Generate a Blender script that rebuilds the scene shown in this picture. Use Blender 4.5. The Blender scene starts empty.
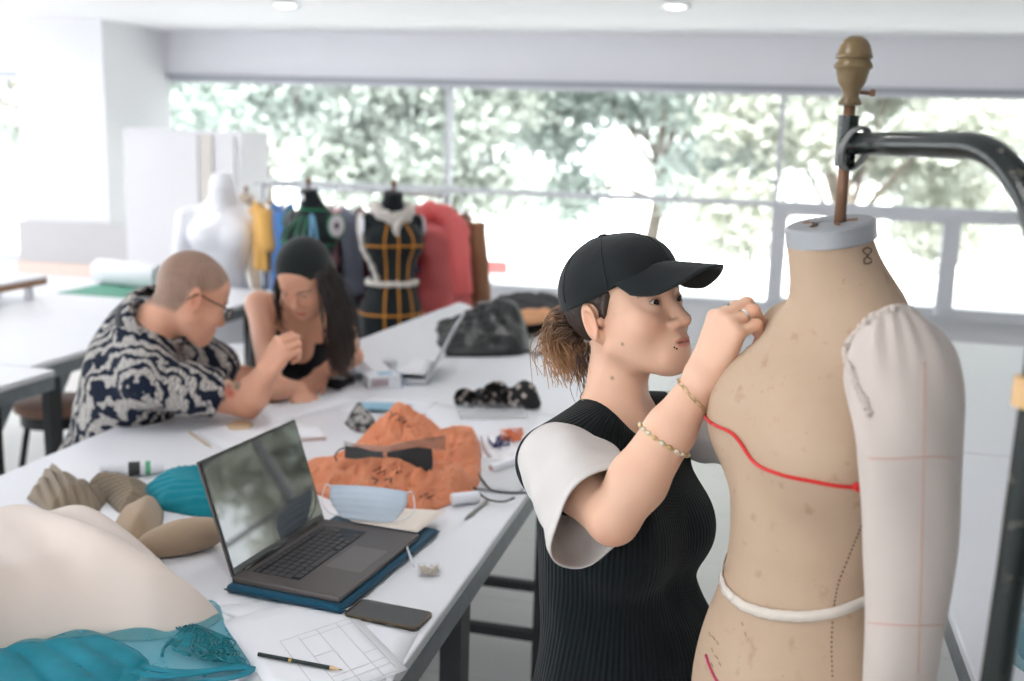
import bpy, bmesh, math, random
import numpy as np
from mathutils import Vector, Matrix
random.seed(7)
COL = bpy.context.scene.collection
SC = bpy.context.scene
PI = math.pi
# ------------------------------------------------------------------ camera
FPX, PITCH, ROLL, YAW = 1056.3, 0.1882, 0.0317, 0.2353
CAMZ, ZT = 1.69, 0.86
CAM = np.array([0.0, 0.0, CAMZ])
_cy, _sy = math.cos(YAW), math.sin(YAW)
def V(r, f, u=0.0):
    """direction: r to the right of the view heading, f along it, u up -> room frame"""
    return np.array([r*_cy - f*_sy, r*_sy + f*_cy, u])
_fw = V(0, math.cos(PITCH), -math.sin(PITCH))
_r0, _u0 = V(1, 0), V(0, math.sin(PITCH), math.cos(PITCH))
_rt = math.cos(ROLL)*_r0 + math.sin(ROLL)*_u0
_up = -math.sin(ROLL)*_r0 + math.cos(ROLL)*_u0
def P(px, py, d):
    """the place seen at pixel px,py at depth d"""
    return CAM + d*(_fw + _rt*(px-512)/FPX - _up*(py-340.5)/FPX)
def Hh(px, py, z):
    d = _fw + _rt*(px-512)/FPX - _up*(py-340.5)/FPX
    return CAM + d*((z-CAMZ)/d[2])
def T(px, py, h=0.0):
    """the place on the table plane (plus h) seen at pixel px,py"""
    return Hh(px, py, ZT+h)
def pix(p):
    q = np.asarray(p, float)-CAM; z = q@_fw
    return 512+FPX*(q@_rt)/z, 340.5-FPX*(q@_up)/z, z
def depth(p): return (np.asarray(p, float)-CAM)@_fw
cd = bpy.data.cameras.new('camera'); cam = bpy.data.objects.new('camera', cd); COL.objects.link(cam)
cam.matrix_world = Matrix(((_rt[0], _up[0], -_fw[0], 0), (_rt[1], _up[1], -_fw[1], 0), (_rt[2], _up[2], -_fw[2], CAMZ), (0, 0, 0, 1)))
cd.sensor_width = 36; cd.lens = FPX*36/1024; cd.clip_end = 300; cd.clip_start = .02
cd.dof.use_dof = True; cd.dof.focus_distance = 1.58; cd.dof.aperture_fstop = 3.0; cd.dof.aperture_blades = 0
SC.camera = cam
# ------------------------------------------------------------------ materials
def srgb(r, g, b):
    f = lambda c: (c/255/12.92) if c/255 <= .04045 else ((c/255+.055)/1.055)**2.4
    return (f(r), f(g), f(b), 1)
class NB:
    def __init__(s, name):
        s.m = bpy.data.materials.new(name); s.m.use_nodes = True; s.t = s.m.node_tree; s.n = s.t.nodes
        s.b = s.n['Principled BSDF']; s.out = s.n['Material Output']
    def new(s, typ, **kw):
        o = s.n.new(typ)
        for k, v in kw.items():
            if k in o.inputs: o.inputs[k].default_value = v
            else: setattr(o, k, v)
        return o
    def link(s, a, b): s.t.links.new(a, b)
    def mix(s, fac, a, b, blend='MIX'):
        o = s.n.new('ShaderNodeMix'); o.data_type = 'RGBA'; o.blend_type = blend
        for i, v in ((0, fac), (6, a), (7, b)):
            if hasattr(v, 'default_value') or hasattr(v, 'is_linked'): s.link(v, o.inputs[i])
            else: o.inputs[i].default_value = v
        return o.outputs[2]
    def ramp(s, fac, stops):
        o = s.n.new('ShaderNodeValToRGB'); s.link(fac, o.inputs[0]); e = o.color_ramp.elements
        while len(e) < len(stops): e.new(.5)
        for i, (p, c) in enumerate(stops):
            e[i].position = p; e[i].color = c if len(c) == 4 else (*c, 1)
        return o.outputs[0]
    def math(s, op, a, b=0.0):
        o = s.n.new('ShaderNodeMath'); o.operation = op
        for i, v in ((0, a), (1, b)):
            if hasattr(v, 'is_linked'): s.link(v, o.inputs[i])
            else: o.inputs[i].default_value = v
        return o.outputs[0]
    def coord(s, kind='Object'): return s.new('ShaderNodeTexCoord').outputs[kind]
    def noise(s, scale, detail=3, rough=.5, vec=None, dist=0):
        o = s.new('ShaderNodeTexNoise'); o.inputs['Scale'].default_value = scale; o.inputs['Detail'].default_value = detail
        o.inputs['Roughness'].default_value = rough; o.inputs['Distortion'].default_value = dist
        s.link(vec if vec is not None else s.coord(), o.inputs['Vector']); return o.outputs['Fac']
    def bump(s, h, strength=.3, dist=.01):
        o = s.new('ShaderNodeBump'); o.inputs['Strength'].default_value = strength; o.inputs['Distance'].default_value = dist
        s.link(h, o.inputs['Height']); s.link(o.outputs[0], s.b.inputs['Normal']); return o
    def attr(s, name, out='Color'):
        o = s.new('ShaderNodeAttribute'); o.attribute_name = name; return o.outputs[out]
def mat(name, col, rough=.6, metal=0, var=.06, vscale=12, bump=0, bscale=60, spec=.5, coat=0, sheen=0, trans=0, alpha=1):
    k = NB(name); b = k.b
    c = col if len(col) == 4 else srgb(*col)
    if var:
        n = k.noise(vscale, 4)
        d = tuple(x*(1-var) for x in c[:3])+(1,); e = tuple(min(1, x*(1+var)) for x in c[:3])+(1,)
        k.link(k.mix(n, d, e), b.inputs['Base Color'])
    else: b.inputs['Base Color'].default_value = c
    b.inputs['Roughness'].default_value = rough; b.inputs['Metallic'].default_value = metal
    b.inputs['Specular IOR Level'].default_value = spec; b.inputs['Coat Weight'].default_value = coat
    b.inputs['Sheen Weight'].default_value = sheen
    b.inputs['Transmission Weight'].default_value = trans; b.inputs['Alpha'].default_value = alpha
    if bump: k.bump(k.noise(bscale, 3), bump, .004)
    return k.m
def fabric(name, col, var=.1, vscale=8, weave=900, wb=.25, rough=.9, sheen=.2, fold=0, fscale=9, alpha=1, transl=0):
    k = NB(name); b = k.b; c = srgb(*col)
    n = k.noise(vscale, 4)
    k.link(k.mix(n, tuple(x*(1-var) for x in c[:3])+(1,), tuple(min(1, x*(1+var)) for x in c[:3])+(1,)), b.inputs['Base Color'])
    b.inputs['Roughness'].default_value = rough; b.inputs['Sheen Weight'].default_value = sheen
    b.inputs['Specular IOR Level'].default_value = .2; b.inputs['Alpha'].default_value = alpha
    h = k.noise(weave, 2)
    if fold:
        f = k.noise(fscale, 3, .5, dist=.8); h = k.math('ADD', k.math('MULTIPLY', f, fold), k.math('MULTIPLY', h, .15))
    k.bump(h, wb, .004)
    if transl:
        t = k.new('ShaderNodeBsdfTranslucent'); t.inputs[0].default_value = c
        x = k.new('ShaderNodeMixShader'); x.inputs[0].default_value = transl
        k.link(b.outputs[0], x.inputs[1]); k.link(t.outputs[0], x.inputs[2]); k.link(x.outputs[0], k.out.inputs[0])
    return k.m
def sheer(name, col, clear=.5, rough=.5):
    k = NB(name); c = srgb(*col); k.b.inputs['Base Color'].default_value = c; k.b.inputs['Roughness'].default_value = rough
    t = k.new('ShaderNodeBsdfTransparent'); t.inputs[0].default_value = tuple(.66+.34*x for x in c[:3])+(1,)
    x = k.new('ShaderNodeMixShader')
    n = k.noise(14, 3); f = k.math('ADD', k.math('MULTIPLY', k.math('SUBTRACT', n, .5), .5), clear)
    k.link(f, x.inputs[0]); k.link(k.b.outputs[0], x.inputs[1]); k.link(t.outputs[0], x.inputs[2]); k.link(x.outputs[0], k.out.inputs[0])
    return k.m
def clear_plastic(name, col=(235, 240, 245), clear=.75, rough=.12):
    k = NB(name); c = srgb(*col); k.b.inputs['Base Color'].default_value = c; k.b.inputs['Roughness'].default_value = rough
    t = k.new('ShaderNodeBsdfTransparent'); x = k.new('ShaderNodeMixShader'); x.inputs[0].default_value = clear
    k.link(k.b.outputs[0], x.inputs[1]); k.link(t.outputs[0], x.inputs[2]); k.link(x.outputs[0], k.out.inputs[0]); return k.m
def vcol_mat(name, rough=.5, sss=0, bump=.0, bscale=300, spec=.5):
    k = NB(name); k.link(k.attr('Col'), k.b.inputs['Base Color']); k.b.inputs['Roughness'].default_value = rough
    k.b.inputs['Specular IOR Level'].default_value = spec
    if sss:
        k.b.inputs['Subsurface Weight'].default_value = sss; k.b.inputs['Subsurface Radius'].default_value = (1, .35, .2); k.b.inputs['Subsurface Scale'].default_value = .006
    if bump: k.bump(k.noise(bscale, 3), bump, .002)
    return k.m
# ------------------------------------------------------------------ object helpers
def tag(o, label=None, cat=None, group=None, kind=None):
    if label: o['label'] = label
    if cat: o['category'] = cat
    if group: o['group'] = group
    if kind: o['kind'] = kind
    return o
def thing(name, label, cat, loc=(0, 0, 0), group=None):
    o = bpy.data.objects.new(name, None); COL.objects.link(o); o.location = Vector(loc); o.empty_display_size = .05
    return tag(o, label, cat, group)
def link_mesh(name, me, m, parent=None, smooth=True):
    """links world-space mesh data; a child keeps its world place"""
    o = bpy.data.objects.new(name, me); COL.objects.link(o)
    if m is not None:
        for mm in (m if isinstance(m, (list, tuple)) else [m]): me.materials.append(mm)
    if smooth: me.polygons.foreach_set('use_smooth', [True]*len(me.polygons))
    if parent is not None:
        o.parent = parent; l = wloc(parent); o.location = -l
    return o
def wloc(o):
    l = Vector((0, 0, 0))
    while o is not None: l = l+o.location; o = o.parent
    return l
def mesh(name, vs, fs, m, parent=None, smooth=True, label=None):
    me = bpy.data.meshes.new(name); me.from_pydata([tuple(map(float, v)) for v in vs], [], [tuple(map(int, f)) for f in fs]); me.update()
    o = link_mesh(name, me, m, parent, smooth)
    if label: o['label'] = label
    return o
class MB:
    """collects shapes; build() links them as one mesh"""
    def __init__(s): s.v = []; s.f = []
    def add(s, vs, fs):
        n = len(s.v); s.v += [tuple(map(float, v)) for v in vs]; s.f += [tuple(int(i)+n for i in f) for f in fs]; return s
    def box(s, c, size, ax=None, bevel=.0):
        bm = bmesh.new(); bmesh.ops.create_cube(bm, size=1)
        for v in bm.verts: v.co = Vector((v.co.x*size[0], v.co.y*size[1], v.co.z*size[2]))
        if bevel: bmesh.ops.bevel(bm, geom=bm.edges[:], offset=min(bevel, min(size)*.45), segments=2, affect='EDGES', profile=.5)
        A = np.eye(3) if ax is None else np.array(ax, float)   # rows are the axes
        bm.verts.index_update()
        vs = [np.array(c, float)+np.array(v.co)@A for v in bm.verts]; fs = [[v.index for v in f.verts] for f in bm.faces]
        bm.free(); return s.add(vs, fs)
    def tube(s, pts, r, n=12, caps=True, flat=None, up=None):
        pts = [np.array(p, float) for p in pts]; m = len(pts)
        rs = r if hasattr(r, '__len__') else [r]*m
        vs = []; fs = []
        t0 = pts[1]-pts[0]; t0 = t0/np.linalg.norm(t0)
        a = np.array(up, float) if up is not None else (np.array([0, 0, 1.]) if abs(t0[2]) < .9 else np.array([1., 0, 0]))
        u = a-t0*(a@t0); u /= np.linalg.norm(u)
        for i in range(m):
            t = pts[min(i+1, m-1)]-pts[max(i-1, 0)]; t /= max(1e-9, np.linalg.norm(t))
            u = u-t*(u@t); u /= max(1e-9, np.linalg.norm(u)); w = np.cross(t, u)
            for k in range(n):
                an = 2*PI*k/n; ru = rs[i]; rw = rs[i]*(flat if flat else 1)
                vs.append(pts[i]+u*ru*math.cos(an)+w*rw*math.sin(an))
        for i in range(m-1):
            for k in range(n): fs.append((i*n+k, i*n+(k+1) % n, (i+1)*n+(k+1) % n, (i+1)*n+k))
        if caps: fs.append(tuple(range(n))[::-1]); fs.append(tuple((m-1)*n+k for k in range(n)))
        return s.add(vs, fs)
    def lathe(s, prof, c, axis=(0, 0, 1), n=32, xdir=None):
        """prof: (radius, height) list along axis from c"""
        ax = np.array(axis, float); ax /= np.linalg.norm(ax)
        a = np.array(xdir, float) if xdir is not None else (np.array([1., 0, 0]) if abs(ax[0]) < .9 else np.array([0, 1., 0]))
        u = a-ax*(a@ax); u /= np.linalg.norm(u); w = np.cross(ax, u); vs = []; fs = []; c = np.array(c, float)
        for r, h in prof:
            for k in range(n):
                an = 2*PI*k/n; vs.append(c+ax*h+(u*math.cos(an)+w*math.sin(an))*r)
        m = len(prof)
        for i in range(m-1):
            for k in range(n): fs.append((i*n+k, i*n+(k+1) % n, (i+1)*n+(k+1) % n, (i+1)*n+k))
        fs.append(tuple(range(n))[::-1]); fs.append(tuple((m-1)*n+k for k in range(n)))
        return s.add(vs, fs)
    def loft(s, rings, closed=True, caps=True):
        n = len(rings[0]); vs = [p for r in rings for p in r]; fs = []
        for i in range(len(rings)-1):
            for k in range(n if closed else n-1): fs.append((i*n+k, i*n+(k+1) % n, (i+1)*n+(k+1) % n, (i+1)*n+k))
        if caps and closed: fs.append(tuple(range(n))[::-1]); fs.append(tuple((len(rings)-1)*n+k for k in range(n)))
        return s.add(vs, fs)
    def prism(s, poly, h, up=(0, 0, 1)):
        """flat outline (3-D points) thickened by h along up"""
        u = np.array(up, float)*h; n = len(poly); vs = [np.array(p, float) for p in poly]+[np.array(p, float)+u for p in poly]
        fs = [tuple(range(n))[::-1], tuple(range(n, 2*n))]+[(k, (k+1) % n, n+(k+1) % n, n+k) for k in range(n)]
        return s.add(vs, fs)
    def build(s, name, m, parent=None, smooth=False, label=None, auto=None):
        o = mesh(name, s.v, s.f, m, parent, smooth or auto is not None, label)
        bm = bmesh.new(); bm.from_mesh(o.data); bmesh.ops.recalc_face_normals(bm, faces=bm.faces[:]); bm.to_mesh(o.data); bm.free()
        if auto is not None: o.data.set_sharp_from_angle(angle=math.radians(auto))
        return o
def solidify(o, t, offset=0, sub=0):
    md = o.modifiers.new('s', 'SOLIDIFY'); md.thickness = t; md.offset = offset
    if sub: m2 = o.modifiers.new('u', 'SUBSURF'); m2.levels = sub; m2.render_levels = sub
    return o
def subsurf(o, n=1):
    m2 = o.modifiers.new('u', 'SUBSURF'); m2.levels = n; m2.render_levels = n; return o
def struct(o): o['kind'] = 'structure'; return o
def nrm(v): v = np.array(v, float); return v/np.linalg.norm(v)
def spline(pts, n=8):
    """Catmull-Rom through pts"""
    p = [np.array(q, float) for q in pts]; p = [2*p[0]-p[1]]+p+[2*p[-1]-p[-2]]; out = []
    for i in range(1, len(p)-2):
        for k in range(n):
            t = k/n; out.append(.5*((2*p[i])+(-p[i-1]+p[i+1])*t+(2*p[i-1]-5*p[i]+4*p[i+1]-p[i+2])*t*t+(-p[i-1]+3*p[i]-3*p[i+1]+p[i+2])*t**3))
    out.append(p[-2]); return out
def fbm(x, y, seed=0, oct=4):
    """cheap smooth pseudo noise on arrays, about -1..1"""
    rs = np.random.RandomState(seed); o = np.zeros_like(np.asarray(x, float)); a = 1; tot = 0
    for k in range(oct):
        for j in range(3):
            th = rs.rand()*2*PI; f = (1.7**k)*(1+rs.rand()*.6)
            o = o+a*np.sin((x*math.cos(th)+y*math.sin(th))*f+rs.rand()*6.28+.8*np.sin((y*math.cos(th)-x*math.sin(th))*f*.7+rs.rand()*6))/3
        tot += a; a *= .55
    return o/tot*1.6
# ------------------------------------------------------------------ signed distance modelling
def ell(c, r, R=None):
    c = np.array(c, float); r = np.array(r, float)
    def f(p):
        q = p-c
        if R is not None: q = q@R
        k0 = np.sqrt(((q/r)**2).sum(1)); k1 = np.sqrt(((q/(r*r))**2).sum(1))
        return np.where(k0 < 1e-6, -r.min(), k0*(k0-1)/np.maximum(k1, 1e-9))
    return f
def rc(a, b, ra, rb):
    a = np.array(a, float); b = np.array(b, float); ba = b-a; L = max(1e-12, ba@ba)
    def f(p):
        q = p-a; h = np.clip(q@ba/L, 0, 1); return np.sqrt(((q-h[:, None]*ba)**2).sum(1))-(ra+(rb-ra)*h)
    return f
def chain(pts, rs, k=.01):
    fs = [rc(pts[i], pts[i+1], rs[i], rs[i+1]) for i in range(len(pts)-1)]
    def f(p):
        d = fs[0](p)
        for g in fs[1:]: d = smin(d, g(p), k)
        return d
    return f
def rbox(c, h, r, R=None):
    c = np.array(c, float); h = np.array(h, float)-r
    def f(p):
        q = p-c
        if R is not None: q = q@R
        q = np.abs(q)-h; return np.sqrt((np.maximum(q, 0)**2).sum(1))+np.minimum(q.max(1), 0)-r
    return f
def half(pt, n):
    pt = np.array(pt, float); n = nrm(n); return lambda p: (p-pt)@n      # negative behind the plane
def smin(a, b, k):
    h = np.maximum(k-np.abs(a-b), 0)/k; return np.minimum(a, b)-h*h*k*.25
def smax(a, b, k): return -smin(-a, -b, k)
class Sdf:
    def __init__(s): s.ops = []
    def add(s, f, k=.01): s.ops.append(('u', k, f)); return s
    def cut(s, f, k=.004): s.ops.append(('c', k, f)); return s
    def sect(s, f, k=.004): s.ops.append(('i', k, f)); return s
    def __call__(s, p):
        d = np.full(len(p), 9.0)
        for o, k, f in s.ops:
            g = f(p)
            d = smin(d, g, k) if o == 'u' else smax(d, -g, k) if o == 'c' else smax(d, g, k)
        return d
def local(f, c, R, s=1.0):
    """f is defined in a frame with origin c, axes the columns of R and scale s"""
    c = np.array(c, float); return lambda p: f(((p-c)@R)/s)*s
def bounded(f, c, r):
    """f worked out only near c (everything of it lies within r)"""
    c = np.array(c, float)
    def g(p):
        d = np.sqrt(((p-c)**2).sum(1)); o = d-r+.0; m = d < r+.06
        if m.any(): o[m] = f(p[m])
        return o
    return g
def sdf_mesh(fn, lo, hi, res, newton=2, B=16, safe=1.6):
    lo = np.array(lo, float); n = np.ceil((np.array(hi)-lo)/res/B).astype(int)
    N = n*B+1; val = np.full(N, 1.0, np.float32)
    bi = np.stack(np.meshgrid(*[np.arange(k) for k in n], indexing='ij'), -1).reshape(-1, 3)
    bc = lo+(bi+.5)*B*res; dc = fn(bc); hd = B*res*math.sqrt(3)/2
    near = np.abs(dc) < hd*safe
    for b, d in zip(bi[~near], dc[~near]):
        if d < 0: val[b[0]*B:b[0]*B+B+1, b[1]*B:b[1]*B+B+1, b[2]*B:b[2]*B+B+1] = -1
    g = np.stack(np.meshgrid(*[np.arange(B+1)]*3, indexing='ij'), -1).reshape(-1, 3)
    nb = bi[near]; ch = 40
    for s in range(0, len(nb), ch):
        bb = nb[s:s+ch]; ix = (bb[:, None, :]*B+g[None]).reshape(-1, 3)
        v = fn(lo+ix*res); val[ix[:, 0], ix[:, 1], ix[:, 2]] = v
    ins = val < 0
    cnt = np.zeros(N-1, np.int8)
    for dx in (0, 1):
        for dy in (0, 1):
            for dz in (0, 1): cnt += ins[dx:N[0]-1+dx, dy:N[1]-1+dy, dz:N[2]-1+dz]
    cells = np.argwhere((cnt > 0) & (cnt < 8)); idx = np.full(N-1, -1, np.int32)
    idx[cells[:, 0], cells[:, 1], cells[:, 2]] = np.arange(len(cells))
    corners = np.array([(x, y, z) for x in (0, 1) for y in (0, 1) for z in (0, 1)])
    cv = np.stack([val[cells[:, 0]+c[0], cells[:, 1]+c[1], cells[:, 2]+c[2]] for c in corners], 1)
    acc = np.zeros((len(cells), 3)); w = np.zeros(len(cells))
    for a in range(8):
        for b in range(a+1, 8):
            if np.abs(corners[a]-corners[b]).sum() != 1: continue
            va, vb = cv[:, a], cv[:, b]; m = (va < 0) != (vb < 0)
            t = np.where(m, va/np.where(m, va-vb, 1), 0)
            acc += np.where(m[:, None], corners[a]+t[:, None]*(corners[b]-corners[a]), 0); w += m
    vs = lo+(cells+acc/w[:, None])*res
    quads = []
    for ax in range(3):
        o = [1, 1, 1]; o[ax] = 0
        sl0 = [slice(1, N[i]-1) if i != ax else slice(0, N[i]-1) for i in range(3)]
        sl1 = [slice(1, N[i]-1) if i != ax else slice(1, N[i]) for i in range(3)]
        A, Bb = ins[tuple(sl0)], ins[tuple(sl1)]
        e = np.argwhere(A != Bb); e0 = e+np.array(o); flip = A[e[:, 0], e[:, 1], e[:, 2]]
        u, v = [(1, 2), (2, 0), (0, 1)][ax]
        def off(du, dv):
            q = e0.copy(); q[:, u] -= du; q[:, v] -= dv; return idx[q[:, 0], q[:, 1], q[:, 2]]
        q = np.stack([off(1, 1), off(0, 1), off(0, 0), off(1, 0)], 1)
        q[~flip] = q[~flip][:, ::-1]; quads.append(q)
    q = np.concatenate(quads); q = q[(q >= 0).all(1)]
    for _ in range(newton):
        d = np.concatenate([fn(vs[i:i+60000]) for i in range(0, len(vs), 60000)]); h = res*.5
        gr = np.stack([np.concatenate([fn(vs[i:i+60000]+e)-fn(vs[i:i+60000]-e) for i in range(0, len(vs), 60000)])/(2*h) for e in np.eye(3)*h], 1)
        g2 = np.maximum((gr**2).sum(1), .05); st = np.clip(d/g2, -res*.7, res*.7); vs = vs-gr*st[:, None]
    return vs, q
def np_mesh(name, vs, q, m, parent=None, col=None, smooth=True, label=None):
    me = bpy.data.meshes.new(name); me.vertices.add(len(vs)); me.vertices.foreach_set('co', np.asarray(vs, np.float32).ravel())
    k = q.shape[1]; me.loops.add(len(q)*k); me.loops.foreach_set('vertex_index', np.asarray(q, np.int32).ravel())
    me.polygons.add(len(q)); me.polygons.foreach_set('loop_start', np.arange(0, len(q)*k, k, dtype=np.int32)); me.update(calc_edges=True); me.validate()
    if col is not None: set_col(me, col)
    o = link_mesh(name, me, m, parent, smooth)
    if label: o['label'] = label
    return o
def set_col(me, col):
    a = me.color_attributes.new('Col', 'FLOAT_COLOR', 'POINT'); c = np.ones((len(me.vertices), 4), np.float32); c[:, :3] = col; a.data.foreach_set('color', c.ravel())
def set_float(me, name, arr):
    a = me.attributes.new(name, 'FLOAT', 'POINT'); a.data.foreach_set('value', np.asarray(arr, np.float32))
def project(fn, p, it=12, off=0.0):
    """moves points onto the surface fn = off"""
    p = np.array(p, float)
    for _ in range(it):
        d = fn(p)-off; h = .0008
        g = np.stack([(fn(p+e)-fn(p-e))/(2*h) for e in np.eye(3)*h], 1); g2 = np.maximum((g**2).sum(1), .05); p = p-g*np.clip(d/g2, -.02, .02)[:, None]
    return p
def frame(F, U=(0, 0, 1)):
    """columns: right, forward, up"""
    F = nrm(F); R = nrm(np.cross(F, U)); return np.stack([R, F, np.cross(R, F)], 1)
def grid_mesh(name, nu, nv, fn, m, parent=None, thick=0, sub=0, label=None):
    """fn(u,v arrays 0..1) -> points"""
    u, v = np.meshgrid(np.linspace(0, 1, nu), np.linspace(0, 1, nv), indexing='ij'); p = fn(u.ravel(), v.ravel())
    i = np.arange(nu*nv).reshape(nu, nv); q = np.stack([i[:-1, :-1], i[1:, :-1], i[1:, 1:], i[:-1, 1:]], -1).reshape(-1, 4)
    o = np_mesh(name, p, q, m, parent)
    if thick: solidify(o, thick)
    if sub: subsurf(o, sub)
    if label: o['label'] = label
    return o
def poly_grid(corners, u, v):
    a, b, c, d = [np.array(x, float) for x in corners]; u = u[:, None]; v = v[:, None]
    return (a*(1-u)+b*u)*(1-v)+(d*(1-u)+c*u)*v
# ------------------------------------------------------------------ room shell
YW, XL, XR, YB = 8.75, -8.6, 7.6, -3.2
ZC, ZHEAD, ZTR, ZSILL = 2.535, 2.136, 1.248, .40
M_wall = mat('white_paint', (230, 230, 233), .75, var=.02, vscale=2, bump=.05, bscale=120)
M_ceil = mat('ceiling_paint', (243, 243, 246), .8, var=.015, vscale=1.5)
M_beam = mat('beam_paint', (240, 239, 244), .7, var=.015, vscale=2)
M_alu = mat('grey_window_frame', (214, 215, 221), .5, 0, var=.04)
M_head = mat('head_shadow_strip', (170, 172, 180), .5, 0, var=.03)
def floor_mat():
    k = NB('pale_floor_tiles'); c = k.coord()
    br = k.new('ShaderNodeTexBrick'); br.offset = 0; k.link(c, br.inputs['Vector']); br.inputs['Scale'].default_value = 1
    br.inputs['Brick Width'].default_value = .6; br.inputs['Row Height'].default_value = .6; br.inputs['Mortar Size'].default_value = .004
    br.inputs['Color1'].default_value = srgb(214, 214, 212); br.inputs['Color2'].default_value = srgb(207, 207, 206); br.inputs['Mortar'].default_value = srgb(165, 165, 165)
    n = k.noise(3, 5); k.link(k.mix(n, br.outputs[0], srgb(222, 221, 218)), k.b.inputs['Base Color'])
    k.b.inputs['Roughness'].default_value = .32; return k.m
def box_obj(name, lo, hi, m, parent=None, bevel=0, smooth=False):
    lo = np.array(lo, float); hi = np.array(hi, float); return MB().box((lo+hi)/2, hi-lo, None, bevel).build(name, m, parent, smooth)
struct(box_obj('floor', (XL, YB, -.1), (XR, YW, 0), floor_mat()))
struct(box_obj('ceiling', (XL, YB, ZC), (XR, YW+.3, ZC+.15), M_ceil))
struct(box_obj('trim_1', (XL, YW-.02, ZHEAD+.03), (XR, YW+.25, ZC), M_beam))
struct(box_obj('wall_back', (XL, YW, 0), (XR, YW+.2, ZSILL), M_wall))
struct(box_obj('trim_2', (XL, YW-.05, ZHEAD-.012), (XR, YW+.06, ZHEAD+.03), M_head))  # darker strip standing in for the shadow line at the window head
# window bays of the long wall: mullions at these x
M_glass = None
def glass_mat():
    k = NB('window_glass'); t = k.new('ShaderNodeBsdfTransparent'); t.inputs[0].default_value = (.97, .985, .98, 1)
    g = k.new('ShaderNodeBsdfGlossy'); g.inputs['Roughness'].default_value = .02; f = k.new('ShaderNodeFresnel'); f.inputs[0].default_value = 1.3
    x = k.new('ShaderNodeMixShader'); k.link(k.math('MULTIPLY', f.outputs[0], .6), x.inputs[0]); k.link(t.outputs[0], x.inputs[1]); k.link(g.outputs[0], x.inputs[2]); k.link(x.outputs[0], k.out.inputs[0]); return k.m
M_glass = glass_mat()
bays = [(-8.4, -5.4), (-5.4, -2.71), (-2.71, .03), (.03, 2.75), (2.75, 5.4), (5.4, 7.5)]
for i, (x0, x1) in enumerate(bays):
    w = MB(); t = .042
    for x in ((x0,) if i < len(bays)-1 else (x0, x1)): w.box((x, YW+.02, (ZSILL+ZHEAD)/2), (t, .09, ZHEAD-ZSILL))
    w.box(((x0+x1)/2, YW+.02, ZTR), (x1-x0-.04, .085, .05)); w.box(((x0+x1)/2, YW+.02, ZSILL+.03), (x1-x0-.04, .09, .06)); w.box(((x0+x1)/2, YW+.02, ZHEAD-.02), (x1-x0-.04, .08, .04))
    if x0 == .03:      # the bay with the heavy sashes
        w.box((x0+.06, YW-.012, (ZSILL+ZTR)/2+.01), (.09, .074, ZTR-ZSILL-.19)); w.box(((x0+x1)/2, YW-.03, ZTR-.045), (x1-x0, .09, .08)); w.box(((x0+x1)/2, YW-.03, ZSILL+.06), (x1-x0, .10, .09))
        w.box((1.36, YW-.012, (ZSILL+ZTR)/2+.01), (.13, .074, ZTR-ZSILL-.19)); w.box((1.3, YW-.09, ZSILL+.06), (.05, .1, .04), bevel=.01)
    o = struct(w.build('window_%d' % (i+1), M_alu))
    g = MB().box(((x0+x1)/2, YW+.03, (ZSILL+ZHEAD)/2), (x1-x0-.02, .006, ZHEAD-ZSILL-.02)).build('pane', M_glass, o)
# pillar at the left
pc = P(103, 60, 1)-CAM; kx = (-5.34-0)/pc[0]; PY = pc[1]*kx
pl = P(16, 60, 1)-CAM; PX0 = pl[0]*PY/pl[1]
struct(box_obj('wall_pillar', (PX0, PY, 0), (-5.34, YW, ZC), M_wall))
M_base = mat('grey_base_paint', (196, 194, 196), .7, var=.03); M_terra = mat('terracotta_base', (232, 208, 198), .8, var=.08, vscale=5)
zb = Hh(60, 221, 1)            # a point on that ray
zt_ = CAMZ+(zb[2]-CAMZ)*PY/zb[1]
zb = Hh(60, 262, 1); zq_ = CAMZ+(zb[2]-CAMZ)*PY/zb[1]
struct(box_obj('baseboard_pillar', (PX0-.03, PY-.06, zq_), (-5.0, PY-.005, zt_), M_base))
struct(box_obj('baseboard_terracotta', (PX0-.03, PY-.09, 0), (-4.9, PY-.004, zq_), M_terra))
struct(box_obj('wall_left', (XL-.15, YB, 0), (XL, YW, 1.35), M_wall))  # unseen; height raised to cut the light from the left
struct(box_obj('wall_front', (XL, YB-.15, 0), (XR, YB, .95), M_wall)); struct(box_obj('wall_front_head', (XL, YB-.15, 1.75), (XR, YB, ZC), M_wall)); struct(box_obj('wall_front_pier', (.6, YB-.15, .95), (XR, YB, 1.75), M_wall)); struct(box_obj('wall_front_post', (-4.2, YB-.15, .95), (-3.9, YB, 1.75), M_wall)); struct(box_obj('wall_right', (XR, YB, 0), (XR+.15, YW, ZC), M_wall))  # unseen walls added to block light; front opening sized to light the faces
# ceiling downlights
def downlight(px, py, lab):
    k = Hh(px, py, ZC-.005); t = thing('ceiling_downlight', lab, 'ceiling light', (k[0], k[1], ZC))
    MB().lathe([(.075, .002), (.09, -.002), (.092, -.012), (.07, -.016), (.066, -.004), (.05, .002)], (k[0], k[1], ZC-.001), n=32).build('trim_ring', M_chrome, t, auto=40)
    MB().lathe([(.066, -.004), (.05, -.02), (.02, -.027), (.004, -.028)], (k[0], k[1], ZC-.001), n=24).build('lens', M_lens, t, smooth=True)
M_chrome = mat('chrome', (205, 207, 212), .18, 1, var=.02)
k = NB('lamp_lens'); k.b.inputs['Base Color'].default_value = (.9, .9, .9, 1); k.b.inputs['Emission Color'].default_value = (1, .97, .92, 1); k.b.inputs['Emission Strength'].default_value = 1.2; M_lens = k.m
downlight(286, 4, 'round ceiling downlight above the black headband woman'); downlight(676, 5, 'round ceiling downlight right of the other, above the cap')
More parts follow.
